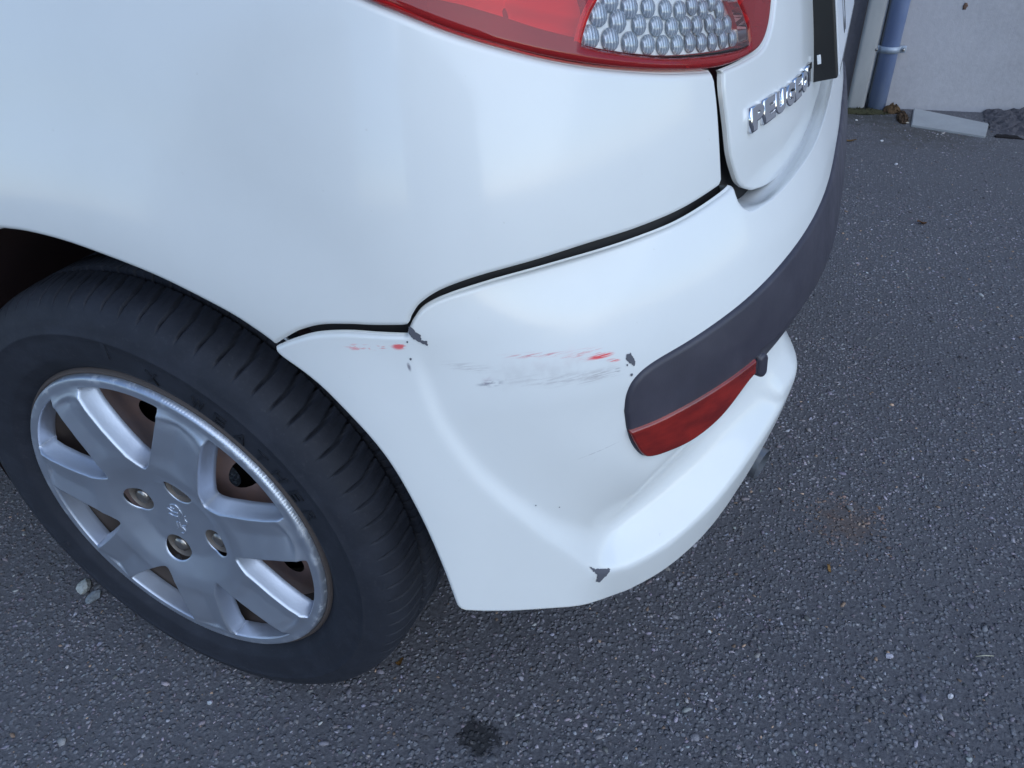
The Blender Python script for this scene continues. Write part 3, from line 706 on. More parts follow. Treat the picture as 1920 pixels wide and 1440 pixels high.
# lettering on the tailgate
def text_mesh(txt, ext, bev, res=3, bold=None):
    cu = bpy.data.curves.new('t', 'FONT'); cu.body = txt; cu.size = 1; cu.extrude = ext; cu.bevel_depth = bev; cu.bevel_resolution = res-2; cu.offset = -bev*.3 if bold is None else bold; cu.resolution_u = 6
    o = bpy.data.objects.new('t', cu); COL.objects.link(o); dg = bpy.context.evaluated_depsgraph_get()
    me = bpy.data.meshes.new_from_object(o.evaluated_get(dg)); bpy.data.objects.remove(o); bpy.data.curves.remove(cu)
    return me
L0, L1 = (.7100, .6866), (.9450, .6850)
word = 'PEUGEOT'; cw = (L1[0]-L0[0])/7
for i, ch in enumerate(word):
    me = text_mesh(ch, .16, .055, bold=.035); co = np.array([v.co[:] for v in me.vertices]); lo, hi = co.min(0), co.max(0)
    s0 = L0[0]+cw*i; W_ = cw*.93; H_ = .0208
    for v in me.vertices:
        v.co = ((v.co.x-lo[0])/(hi[0]-lo[0])*W_-W_/2, (v.co.y-lo[1])/(hi[1]-lo[1])*H_-H_/2, (v.co.z-lo[2])/(hi[2]-lo[2])*.0078)
    o = link('letter', me, MAT_CHROME, tailgate, smooth=False)
    o.matrix_world = frame_at(s0+W_/2, L0[1]+(L1[1]-L0[1])*i/6+H_/2, .0010, off_tail)

# number plate in its black holder
pl_b = (Vector((.6200, .545, .680)), Vector((.6290, 1.05, .690)))
pv = Vector((-.018, .002, .075)).normalized()                                  # up the plate
px_ = (pl_b[1]-pl_b[0]).normalized(); pn = px_.cross(pv).normalized(); pv = pn.cross(px_)
def plate_box(name, x0, x1, z0, z1, d0, d1, m, parent, bev=.0015):
    me = box((x0+x1)/2, (z0+z1)/2, (d0+d1)/2, x1-x0, z1-z0, d1-d0, bev); o = link(name, me, m, parent, smooth=False)
    mm = Matrix((px_, pv, pn)).transposed().to_4x4(); mm.translation = pl_b[0]; o.matrix_world = mm; return o
holder = plate_box('plate_holder', 0, .512, -.002, .118, -.045, -.0015, MAT_BLACK, car, .002)
plate = plate_box('number_plate', .003, .509, .001, .115, -.0012, .0004, MAT_PLATE, car, .0003)
for (a, b, c_, d) in ((.006, .506, .0035, .0045), (.006, .506, .1105, .1115)): plate_box('plate_border', a, b, c_, d, .0003, .0008, MAT_BLACK, plate, 0)
for ch, x0 in (('C', .125), ('I', .170)):
    me = text_mesh(ch, .01, 0.); co = np.array([v.co[:] for v in me.vertices]); lo, hi = co.min(0), co.max(0)
    W_ = .034 if ch == 'C' else .010
    for v in me.vertices: v.co = ((v.co.x-lo[0])/(hi[0]-lo[0])*W_+x0, (v.co.y-lo[1])/(hi[1]-lo[1])*.075+.020, .0006+(v.co.z-lo[2])*.01)
    o = link('plate_letter', me, MAT_BLACK, plate, smooth=False)
    mm = Matrix((px_, pv, pn)).transposed().to_4x4(); mm.translation = pl_b[0]; o.matrix_world = mm
# small light clip on the end of the holder
o = link('holder_clip', box(.0, .022, -.020, .002, .010, .004, .0005), MAT_PLATE, holder, smooth=False); mm = Matrix((px_, pv, pn)).transposed().to_4x4(); mm.translation = pl_b[0]; o.matrix_world = mm

# upper body: glasshouse and roof, underbody, wheel housing, exhaust
def loft(secs):
    V = [p for s_ in secs for p in s_]; n = len(secs[0]); F = []
    for i in range(len(secs)-1):
        for k in range(n-1): F.append((i*n+k, i*n+k+1, (i+1)*n+k+1, (i+1)*n+k))
    return V, F
def gh(x, z0, z1, yi):                  # section across the car from the left waist over the roof to the right waist
    y0 = .10
    L = [(x, y0, z0), (x, y0+.05+yi*.5, (z0+z1)/2), (x, y0+.10+yi, z1-.06), (x, y0+.17+yi, z1-.015), (x, .5, z1), (x, YM, z1+.01)]
    return L+[(a, 2*YM-b, c) for a, b, c in L[::-1][1:]]
V, F = loft([gh(.50, .985, 1.02, .02), gh(.40, .985, 1.18, .03), gh(.28, .985, 1.34, .03), gh(.10, .985, 1.40, .03), gh(-.5, .985, 1.43, .03), gh(-1.2, .985, 1.43, .03), gh(-1.6, .985, 1.33, .03), gh(-2.1, .985, 1.0, .03)])
link('window_glass', mesh('window_glass', V, F), MAT_GLASS, car)
V, F = loft([[(x, y, z) for y, z in ((.24, z1-.016), (.30, z1+.002), (.5, z1+.012), (YM, z1+.018), (2*YM-.5, z1+.012), (2*YM-.30, z1+.002), (2*YM-.24, z1-.016))] for x, z1 in ((.24, 1.372), (.08, 1.408), (-.5, 1.44), (-1.2, 1.436), (-1.30, 1.42))])
link('roof', mesh('roof', V, F), MAT_PAINT, car)
link('underbody', box(-.85, YM, .345, 2.5, 1.10, .10, .02), MAT_DARK, car)
link('underbody', box(.46, YM, .43, .18, 1.0, .14, .03), MAT_DARK, car)
def housing():
    V, F = [], []; A = np.radians(np.linspace(6, 205, 70)); R = .338
    prof = [(.004, R-.006), (.012, R+.003), (.05, R+.006), (.24, R+.006), (.27, R-.02)]
    for (y, r) in prof:
        for a in A: V.append((AX-.006+r*math.cos(a), y, AZ+r*math.sin(a)))
    n = len(A)
    for i in range(len(prof)-1):
        for k in range(n-1): F.append((i*n+k, i*n+k+1, (i+1)*n+k+1, (i+1)*n+k))
    c0 = len(V); V.append((AX, .275, AZ))
    for k in range(n-1): F.append(((len(prof)-1)*n+k, (len(prof)-1)*n+k+1, c0))
    link('wheel_housing', mesh('wheel_housing', V, F), MAT_LINER, car)
housing()
lp = [(AX-.004+(AR-.010)*math.cos(math.radians(a)), .006, AZ-.002+(AR-.010)*math.sin(math.radians(a))) for a in np.linspace(38, 66, 24)]
link('arch_lip', tube(lp, [.0006]+[.0016]*22+[.0006], 8), MAT_PAINT, car)
ex_ = link('exhaust_pipe', tube([(.30, .40, .270), (.50, .405, .255), (.575, .385, .248), (.618, .370, .242)], [.022, .022, .022, .021], 24, cap=False), mat('exhaust_steel', (.30, .31, .33), .4, .8), car)

# ------------------------------------------------------------------ wheel
WZ = .285
wheel = empty('wheel', (0, 0, WZ), parent=car)
def wl(name, V, F, m, parent=None, smooth=True):
    return link(name, mesh(name, V, F), m, parent or wheel, smooth)
def tyre():
    prof = [(.1990, .020), (.2000, .008), (.2030, .0035), (.2075, .0045), (.2095, .0015), (.2150, -.0035), (.2210, -.0075), (.2220, -.0082), (.2255, -.0092), (.2270, -.0095),
            (.2360, -.0108), (.2450, -.0118), (.2530, -.0122), (.2538, -.0127), (.2556, -.0126), (.2564, -.0119), (.2640, -.0106), (.2700, -.0080), (.2750, -.0050), (.2785, -.0024),
            (.2815, .0000), (.2845, .0034), (.2870, .0070), (.2893, .0115), (.2912, .0165), (.2927, .022), (.2938, .029), (.2945, .037), (.2950, .0445), (.2952, .0455), (.2875, .0465), (.2875, .0530), (.2955, .0540), (.2962, .075), (.2964, .0890),
            (.2885, .0900), (.2885, .0980), (.2964, .0990), (.296, .125), (.295, .1335), (.287, .1345), (.287, .1410), (.2945, .142), (.293, .160), (.289, .173), (.282, .183), (.262, .190), (.23, .188), (.205, .182)]
    NT = 84*22; V = np.empty((NT, len(prof), 3)); P = np.array(prof); ph = np.arange(NT)/NT*84
    for j, (r, y) in enumerate(prof):
        R = np.full(NT, r); Y = np.full(NT, y)
        if .0 <= y <= .165 and r > .27:
            sk = ph-.30*sst(.02, .05, y)*1.0-.9*(y-.02)             # slanted sipes
            fr = (sk+.5) % 1-.5
            fade = sst(-.003, .011, y)                              # grooves taper out on the shoulder
            wdt = .026+.064*fade*(1-.35*sst(.03, .05, y)); g = np.clip(1-np.abs(fr)/wdt, 0, 1)
            g = sst(0, .45, g); R = R-(.0060*fade)*g; Y = Y+.003*g*fade*(y < .02)
            fr2 = (sk*1+.0) % 1-.5; g2 = np.clip(1-np.abs(fr2)/.03, 0, 1); R = R-.0025*g2*sst(.018, .03, y)
        a = np.arange(NT)/NT*2*math.pi
        z = R*np.sin(a); x = R*np.cos(a)
        flat = np.clip(-(z+WZ-.0005), 0, None); z = z+flat; Y = Y-flat*.55*(1 if y < .02 else 0)     # squashed where it stands
        V[:, j] = np.stack([x, Y, z], 1)
    nb = len(prof); i = np.arange(NT); F = []
    for j in range(nb-1):
        F.append(np.stack([i*nb+j, i*nb+j+1, ((i+1) % NT)*nb+j+1, ((i+1) % NT)*nb+j], 1))
    F = np.concatenate(F)
    me = bpy.data.meshes.new('tyre'); me.from_pydata(V.reshape(-1, 3).tolist(), [], F.tolist()); me.update()
    return link('tyre', me, MAT_TYRE, wheel)
ty = tyre()
# raised letters and a wear bar on the sidewall
def on_sidewall(txt, a0, r0, h, da, ext=.0010):
    a = a0
    for ch in txt:
        if ch == ' ': a -= da; continue
        me = text_mesh(ch, .05, .0); co = np.array([v.co[:] for v in me.vertices]); lo, hi = co.min(0), co.max(0); W_ = h*.85
        for v in me.vertices:
            u = (v.co.x-lo[0])/(hi[0]-lo[0])*W_-W_/2; q = (v.co.y-lo[1])/(hi[1]-lo[1])*h
            r = r0+q; t = math.radians(a)-u/r0; y = float(np.interp(r, [.2095, .2150, .2220, .2360, .2530], [.0015, -.0035, -.0088, -.0108, -.0124]))
            top = 1 if v.co.z > (lo[2]+hi[2])/2 else 0
            v.co = (r*math.cos(t), y-(ext if top else -.0006), r*math.sin(t))
        me.flip_normals() if False else None
        link('raised_letter', me, MAT_TYRE2, ty, smooth=False); a -= da
on_sidewall('X WEATHER', 72.5, .2265, .0150, 6.2, .0016)
def bar(a, r0, r1, wd, y, ext):
    V = []
    for rr in (r0, r1):
        for s_ in (-1, 1):
            t = math.radians(a)+s_*wd/rr/2
            for e in (0, 1): V.append((rr*math.cos(t), y-(ext if e else -.002), rr*math.sin(t)))
    F = [(1, 3, 7, 5), (0, 1, 5, 4), (2, 6, 7, 3), (0, 2, 3, 1), (4, 5, 7, 6)]
    link('sidewall_bar', mesh('sidewall_bar', V, F), MAT_TYRE, ty, smooth=False)
bar(85, .236, .2535, .005, -.0115, .0012); bar(205, .236, .2535, .005, -.0115, .0012)
# dirty bead seat ring and steel rim behind the cover
def lathe(prof, n, m, name, parent=None):
    V = [(r*math.cos(6.283185*k/n), y, r*math.sin(6.283185*k/n)) for r, y in prof for k in range(n)]
    F = [(j*n+k, j*n+(k+1) % n, (j+1)*n+(k+1) % n, (j+1)*n+k) for j in range(len(prof)-1) for k in range(n)]
    return wl(name, V, F, m, parent)
rim = lathe([(.2070, .0042), (.2050, .0005), (.2030, -.0004), (.2000, .006), (.192, .012), (.186, .05), (.180, .16)], 160, MAT_BEAD, 'rim_edge')
def steel():
    P = [(.186*math.cos(t), .186*math.sin(t)) for t in np.linspace(0, 6.283185, 121)[:-1]]
    pts = [Vector(p) for p in P]; edges = []; faces = [list(range(120))]; holes = []
    for hr, ha in ((0.119, 111.9), (0.0913, 35.4), (0.1332, -40.1), (.122, -95.), (.122, -160.), (.122, 172.)):
        a = math.radians(ha); cx, cz = hr*math.cos(a), hr*math.sin(a); i0 = len(pts)
        for t in np.linspace(0, 6.283185, 21)[:-1]: pts.append(Vector((cx+.0165*math.cos(t), cz+.0165*math.sin(t))))
        edges += [(i0+i, i0+(i+1) % 20) for i in range(20)]; holes.append((cx, cz))
    for r in (.17, .155, .13, .11, .09, .06, .03):
        for t in np.linspace(0, 6.283185, 60)[:-1]:
            q = (r*math.cos(t), r*math.sin(t))
            if all(math.hypot(q[0]-h[0], q[1]-h[1]) > .020 for h in holes): pts.append(Vector(q))
    vo, _, fo, *_ = delaunay_2d_cdt(pts, edges, faces, 1, 1e-6)
    def yy(x, z): r = math.hypot(x, z); return float(np.interp(r, [0, .075, .095, .12, .15, .186], [.040, .040, .055, .054, .053, .062]))
    F = []
    for f in fo:
        c = (sum(vo[i].x for i in f)/len(f), sum(vo[i].y for i in f)/len(f))
        if all(math.hypot(c[0]-h[0], c[1]-h[1]) > .0162 for h in holes): F.append(tuple(f))
    link('steel_disc', mesh('steel_disc', [(v.x, yy(v.x, v.y), v.y) for v in vo], F), MAT_STEEL, wheel)
steel()
lathe([(.165, .092), (.02, .088)], 48, MAT_DARK, 'brake_drum')
# hubcap: seven spokes between seven sunk windows
NSP, PH0 = 7, 38.6
BOLT = [159.7-90*k for k in range(4)]
def gap_outline():
    T, hwT = .0885, .0105
    e = [(.186, 16.6), (.178, 16.7), (.166, 16.1), (.150, 14.9), (.134, 13.2), (.120, 11.2), (.108, 8.9), (.099, 6.2), (.0935, 3.6), (.0900, 1.2)]
    side = [(r, math.radians(a)) for r, a in e]
    P = [(r, t) for r, t in side]+[(r, -t) for r, t in side[::-1]]+[(.1885, -math.radians(15.5)), (.1890, -math.radians(8)), (.1892, 0), (.1890, math.radians(8)), (.1885, math.radians(15.5))]
    P = np.array([(r*math.cos(t), r*math.sin(t)) for r, t in P])
    Q = np.vstack([P, P[:3]]); Q = _cr(np.vstack([P, P[:1]]), 5)[:-1]
    return resample(Q, .0025)
def rot2(P, deg): a = math.radians(deg); c, s_ = math.cos(a), math.sin(a); return np.c_[P[:, 0]*c-P[:, 1]*s_, P[:, 0]*s_+P[:, 1]*c]
def hub_y(x, z):
    r = np.hypot(x, z); a = (np.degrees(np.arctan2(z, x))-PH0) % (360/NSP)-180/NSP        # 0 on a spoke's middle
    y = np.interp(r, [0, .03, .056, .085, .105, .14, .165, .180, .1845, .1905, .196, .199, .2010, .2022], [.0050, .0048, .0030, -.0090, -.0140, -.0146, -.0138, -.0120, -.0085, -.0058, -.0062, -.0060, -.0030, .006])
    w = r*np.radians(a)                                                                    # metres off the spoke's centre line
    hw = np.interp(r, [.09, .12, .15, .18], [.048, .034, .032, .030])
    on = sst(.088, .125, r)*(1-sst(.1775, .1835, r))
    y = y+on*(.0062*(1-np.clip(np.abs(w-.004)/hw, 0, 1)))                                  # valley along each spoke
    y = y+.0018*np.exp(-((np.abs(w)-.010)/.006)**2)*on*0
    sc = np.exp(-(w/.020)**4)*sst(.172, .1785, r+.25*w*w/.02)*(1-sst(.186, .191, r))
    return y+sc*.0012
def hubcap():
    G = [rot2(gap_outline(), PH0+k*360/NSP) for k in range(NSP)]
    circ = np.array([(.2022*math.cos(t), .2022*math.sin(t)) for t in np.linspace(0, 2*math.pi, 241)[:-1]])
    pts = [circ]; edges = []; n = len(circ); faces = [list(range(n))]; holes = []
    for g in G:
        edges += [(n+i, n+(i+1) % len(g)) for i in range(len(g))]; pts.append(g); holes.append(g); n += len(g)
    bh = []
    for b in BOLT:
        c = np.array((.054*math.cos(math.radians(b)), .054*math.sin(math.radians(b)))); g = np.array([c+.0180*np.array((math.cos(t), math.sin(t))) for t in np.linspace(0, 2*math.pi, 41)[:-1]])
        edges += [(n+i, n+(i+1) % 40) for i in range(40)]; pts.append(g); holes.append(g); bh.append(g); n += 40
    # free points: rings plus offset rings round every opening for the rolled edge
    free = []
    for r in list(np.arange(.003, .176, .0035))+[.1775, .179, .1805, .182, .1835, .185, .187, .189, .191, .193, .195, .197, .1985, .1998, .2008, .2016]:
        k = max(8, int(2*math.pi*r/.0035)); t = np.arange(k)/k*2*math.pi+r*37; free.append(np.c_[r*np.cos(t), r*np.sin(t)])
    free = np.vstack(free)
    d = np.min([segdist(free[:, 0], free[:, 1], h, True) for h in holes], 0); ins = np.any([inpoly(free[:, 0], free[:, 1], h) for h in holes], 0)
    free = free[(~ins) & (d > .0042)]
    rings = []
    for h in holes:
        t = np.roll(h, -1, 0)-np.roll(h, 1, 0); t /= np.hypot(*t.T)[:, None]; o_ = np.c_[t[:, 1], -t[:, 0]]
        for dd in (.0006, .0014, .0024, .0034):
            q = h+o_*dd
            if inpoly(q[:1, 0], q[:1, 1], h)[0]: q = h-o_*dd
            if np.hypot(*q.T).max() < .2015: rings.append(q)
            else: rings.append(q[np.hypot(*q.T) < .2])
    P = np.vstack(pts+[free]+rings)
    vo, _, fo, *_ = delaunay_2d_cdt([Vector(p) for p in P], edges, faces, 1, 1e-7)
    Q = np.array([(v.x, v.y) for v in vo])
    cen = np.array([Q[list(f)].mean(0) for f in fo]); bad = np.any([inpoly(cen[:, 0], cen[:, 1], h) for h in holes], 0)
    F = [tuple(f) for f, b in zip(fo, bad) if not b]
    dist = np.min([segdist(Q[:, 0], Q[:, 1], h, True) for h in holes], 0)
    er = .0014; e = np.clip(er-dist, 0, er)
    Y = hub_y(Q[:, 0], Q[:, 1])+(er-np.sqrt(np.maximum(er*er-e*e, 0)))*.9
    V = [(x, y, z) for (x, z), y in zip(Q, Y)]
    # sloping window walls
    wall = [(0., 0.), (.0005, .003), (.0014, .008), (.0026, .0130), (.0040, .0170), (.0048, .0190), (.0050, .0215)]
    for g in G:
        base = hub_y(g[:, 0], g[:, 1])+er*.9; c = g.mean(0)
        t = np.roll(g, -1, 0)-np.roll(g, 1, 0); t /= np.hypot(*t.T)[:, None]; i_ = np.c_[-t[:, 1], t[:, 0]]
        if not inpoly((g+i_*.001)[:1, 0], (g+i_*.001)[:1, 1], g)[0]: i_ = -i_
        rr = np.hypot(*g.T); outer = sst(.183, .188, rr)
        n0 = len(V); m = len(g)
        for (dd, hh) in wall:
            q = g+i_*(dd*(1-.65*outer)*np.minimum(1, .35+sst(.09, .11, rr)))[:, None]
            # pull neighbours together so the offset stays smooth at the narrow inner tip
            for _ in range(int(dd*1800)): q = .25*np.roll(q, 1, 0)+.5*q+.25*np.roll(q, -1, 0)
            yb = base+hh
            V += [(a, y, b) for (a, b), y in zip(q, yb)]
        for j in range(len(wall)-1):
            for k in range(m): F.append((n0+j*m+k, n0+j*m+(k+1) % m, n0+(j+1)*m+(k+1) % m, n0+(j+1)*m+k))
    me = mesh('hubcap', V, F); bm = bmesh.new(); bm.from_mesh(me); bmesh.ops.remove_doubles(bm, verts=bm.verts, dist=1e-5); bmesh.ops.recalc_face_normals(bm, faces=bm.faces[:])
    # face the car's outside
    up = sum(f.normal.y*f.calc_area() for f in bm.faces if abs(f.normal.y) > .8)
    if up > 0: bmesh.ops.reverse_faces(bm, faces=bm.faces[:])
    bm.to_mesh(me); bm.free()
    return link('hubcap', me, MAT_HUB, wheel)
hub = hubcap()
for b in BOLT:                                            # pocket and nut
    cx, cz = .054*math.cos(math.radians(b)), .054*math.sin(math.radians(b)); y0 = float(hub_y(np.array([cx]), np.array([cz]))[0])
    n = 32; prof = [(.0181, y0+.0022), (.0174, y0+.005), (.0168, y0+.011), (.0155, y0+.0145), (.0, y0+.0150)]
    V = [(cx+r*math.cos(6.283185*k/n), y, cz+r*math.sin(6.283185*k/n)) for r, y in prof for k in range(n)]
    F = [(j*n+k, (j+1)*n+k, (j+1)*n+(k+1) % n, j*n+(k+1) % n) for j in range(len(prof)-1) for k in range(n)]
    wl('nut_pocket', V, F, MAT_HUB if False else MAT_POCKET)
    n = 6; V = []; F = []
    prof = [(.0112, y0+.0150), (.0112, y0+.0050), (.0098, y0+.0020), (.0060, y0+.0006), (.0, y0+.0002)]
    ph = RNG.uniform(0, 60)
    for r, y in prof:
        for k in range(n): t = math.radians(ph+60*k); V.append((cx+r*math.cos(t), y, cz+r*math.sin(t)))
    F = [(j*n+k, (j+1)*n+k, (j+1)*n+(k+1) % n, j*n+(k+1) % n) for j in range(len(prof)-1) for k in range(n)]
    me = mesh('wheel_nut', V, F); bmn = bmesh.new(); bmn.from_mesh(me); bmesh.ops.remove_doubles(bmn, verts=bmn.verts, dist=1e-6); bmesh.ops.bevel(bmn, geom=bmn.edges[:], offset=.0006, segments=2, affect='EDGES'); bmn.to_mesh(me); bmn.free()
    link('wheel_nut', me, MAT_NUT, wheel)
# standing-lion relief on the hub, drawn as raised strokes
def stroke(P, r):
    Q = smooth_open([(a, b, 0) for a, b in P], 6); rr = r
    pts = []
    for a, b, _ in Q:
        pts.append((a, float(hub_y(np.array([a]), np.array([b]))[0])-.0003, b))
    return tube(pts, [rr*.55]+[rr]*(len(pts)-2)+[rr*.55], 8)
u = .030
LION = [[(-.25, .95), (.05, 1.0), (.25, .80), (.20, .45), (.02, .10), (-.10, -.30), (.02, -.62)], [(-.25, .95), (-.45, .80), (-.35, .66), (-.15, .68)], [(.05, .45), (-.35, .40), (-.62, .52), (-.78, .46)],
        [(-.05, .18), (-.40, .10), (-.66, .16), (-.80, .06)], [(-.02, -.25), (-.35, -.35), (-.30, -.70), (-.52, -.92)], [(.05, -.50), (.25, -.72), (.05, -.98), (-.15, -1.0)],
        [(.10, -.40), (.42, -.30), (.60, .00), (.45, .25), (.62, .48)], [(.25, .80), (.38, .55), (.30, .30)]]
lv, lf = [], []
rotl = math.radians(-8)
for s_ in LION:
    me = stroke([((a*math.cos(rotl)-b*math.sin(rotl))*u*.62, (a*math.sin(rotl)+b*math.cos(rotl))*u*.80) for a, b in s_], .0008); b0 = len(lv)
    lv += [tuple(v.co) for v in me.vertices]; lf += [tuple(b0+i for i in p.vertices) for p in me.polygons]; bpy.data.meshes.remove(me)
link('lion_emblem', mesh('lion_emblem', lv, lf), MAT_HUB, wheel)
# ------------------------------------------------------------------ the house wall behind, its pipes, slab and litter
def plaster(name, col, sc=60, b=.5):
    m = mat(name, col, .9, spec=.3); k = N(m); v = k.obj()
    n1 = k.noise(2.5, 6, .65, v); n2 = k.noise(sc, 5, .7, v)
    c = k.mix(k.ramp(n1, .35, .75), col, tuple(x*.80 for x in col)); c = k.mix(k.ramp(n2, .35, .75, 0, .25), c, tuple(min(1, x*1.25) for x in col))
    c = k.mix(k.ramp(k.noise(5, 5, .7, v), .62, .75, 0, .30), c, (.22, .17, .15))
    k.l(c, k.b.inputs['Base Color']); k.bump(n2, b, .006); return m, k, c
MAT_WALL, _k, _c = plaster('grey_render', (.42, .41, .43), 45, .3)
wall = link('house_wall', box(3.815, 3.48, 1.55, 6.0, .30, 3.1), MAT_WALL, smooth=False)
tag(wall, 'rough grey rendered house wall rising behind the car', 'wall')
MAT_WALL2, _, _ = plaster('brown_grey_render', (.30, .26, .26))
wall2 = link('side_wall', box(-1.12, 3.62, 1.55, 3.80, .26, 3.1), MAT_WALL2, smooth=False)
tag(wall2, 'darker brown grey wall set back left of the downpipes', 'wall')
m = mat('wall_stain', (.12, .07, .05), .9)
bm = bmesh.new(); bmesh.ops.create_icosphere(bm, subdivisions=2, radius=.010); bmesh.ops.scale(bm, vec=(.9, .25, 1.4), verts=bm.verts)
for v in bm.verts: v.co *= 1+random.uniform(-.25, .25)
bmesh.ops.translate(bm, vec=(1.086, 3.329, .410), verts=bm.verts)
link('mud_splash', from_bm('mud_splash', bm), m, wall)
def pipe_mat(name, c1, c2, metal=0.):
    m = mat(name, c1, .5, metal); k = N(m); v = k.obj()
    c = k.mix(k.ramp(k.noise(1, 5, .65, k.mapping(v, (14, 14, 4))), .35, .7), c1, c2); c = k.mix(k.ramp(k.noise(70, 4, .7, v), .6, .75, 0, .4), c, (.34, .34, .36))
    k.l(c, k.b.inputs['Base Color']); return m
MAT_BLUE = pipe_mat('blue_grey_plastic', (.18, .24, .42), (.24, .30, .46)); MAT_WHITE = pipe_mat('grey_white_plastic', (.40, .40, .39), (.33, .33, .33))
bp = empty('blue_downpipe', (.842, 3.285, 0), 'round blue grey downpipe clamped to the wall behind the car', 'downpipe')
def at(o, parent): o.parent = parent; o.location = (0, 0, 0); return o
at(link('pipe', tube([(0, 0, -.01), (0, 0, 1.2), (0, 0, 3.0)], .036, 32), MAT_BLUE), bp)
def clamp():
    V, F = [], []; n = 40
    for (r, z) in ((.0365, .238), (.0420, .238), (.0420, .264), (.0365, .264)):
        for k in range(n): V.append((r*math.cos(6.283*k/n), r*math.sin(6.283*k/n), z))
    for j in range(4):
        for k in range(n): F.append((j*n+k, j*n+(k+1) % n, ((j+1) % 4)*n+(k+1) % n, ((j+1) % 4)*n+k))
    c = at(link('pipe_clamp', mesh('clamp', V, F), pipe_mat('dull_zinc', (.28, .33, .40), (.36, .40, .46), .3)), bp)
    for sx in (-1, 1):
        o = link('clamp_ear', box(sx*.050, 0, .251, .026, .014, .028, .002), c.data.materials[0], c); o = link('clamp_bolt', tube([(sx*.052, -.020, .251), (sx*.052, .020, .251)], .006, 8), MAT_NUT, c)
clamp()
wp = empty('white_downpipe', (.757, 3.30, 0), 'off white square drainpipe left of the blue pipe', 'downpipe')
at(link('pipe', box(0, 0, 1.5, .072, .072, 3.0, .014, 3), MAT_WHITE), wp)
at(link('pipe_back', box(0, .062, 1.5, .075, .05, 3.0, .003, 1), mat('brown_stain', (.20, .155, .135), .8)), wp)

# concrete slab
m, k, c = plaster('slab_concrete', (.35, .355, .355), 90, .35)
bm = bmesh.new()
base = [(.972, 3.035), (1.228, 2.918), (1.262, 3.115), (.995, 3.315)]
vb = [bm.verts.new((x, y, -.004)) for x, y in base]; vt = [bm.verts.new((x, y, z)) for (x, y), z in zip(base, (.007, .006, .009, .010))]
bm.faces.new(vb[::-1]); bm.faces.new(vt)
for i in range(4): bm.faces.new((vb[i], vb[(i+1) % 4], vt[(i+1) % 4], vt[i]))
bmesh.ops.bevel(bm, geom=bm.edges[:], offset=.003, segments=2, affect='EDGES')
tag(link('concrete_slab', from_bm('slab', bm), m, smooth=False), 'pale concrete slab lying on the asphalt against the wall', 'slab')
# broken asphalt beside it
def rubble(name, pts, h, m, n=26, seed=1, jag=.35):
    rn = random.Random(seed); bm = bmesh.new(); P = resample(pts, .02); c = P.mean(0)
    b0 = [bm.verts.new((x, y, -.005)) for x, y in P]; t0 = [bm.verts.new((c[0]+(x-c[0])*.9+rn.uniform(-.006, .006), c[1]+(y-c[1])*.9, h*(1+rn.uniform(-jag, jag)))) for x, y in P]
    t1 = [bm.verts.new((c[0]+(x-c[0])*.5+rn.uniform(-.008, .008), c[1]+(y-c[1])*.5, h*(1.1+rn.uniform(-jag, jag)))) for x, y in P]; k = len(P)
    for i in range(k):
        j = (i+1) % k; bm.faces.new((b0[i], b0[j], t0[j], t0[i])); bm.faces.new((t0[i], t0[j], t1[j], t1[i]))
    bm.faces.new(t1)
    return link(name, from_bm(name, bm), m, smooth=False)
mb, _, _ = plaster('broken_asphalt', (.085, .08, .09), 120, .9)
def broken():
    from mathutils import noise as _ns
    nx, ny = 46, 30; V = []; F = []
    for j in range(ny+1):
        for i in range(nx+1):
            u, v = i/nx, j/ny; x = 1.262+.50*u+.015*_ns.noise((v*9, 3.1, 0)); y = 2.985+.335*v-.05*u+.02*_ns.noise((u*14, 7.7, 0))
            h = .028*v**.8*(.75+.5*u)*min(1, (u+.03)*9)+.013*_ns.fractal((u*22, v*15, 2.2), 1.0, 2.0, 4)*min(1, v*5)
            V.append((x, y, max(h, -.004) if v > 0 else -.006))
    for j in range(ny):
        for i in range(nx): F.append((j*(nx+1)+i, j*(nx+1)+i+1, (j+1)*(nx+1)+i+1, (j+1)*(nx+1)+i))
    return link('broken_asphalt', mesh('broken_asphalt', V, F), mb, smooth=False)
tag(broken(), 'dark broken asphalt edge heaped right of the concrete slab', 'rubble')
mm_, _, _ = plaster('black_shadow', (.010, .007, .008), 60, .3)  # near-black colour paints the shadow at the foot of the broken asphalt
o = rubble('shadow_patch', [(1.262, 2.935), (1.36, 2.925), (1.345, 2.972), (1.268, 2.985)], .004, mm_, seed=5); o.name = 'painted_shadow'; tag(o, 'small black patch painted as the shadow at the foot of the broken asphalt', 'hole')
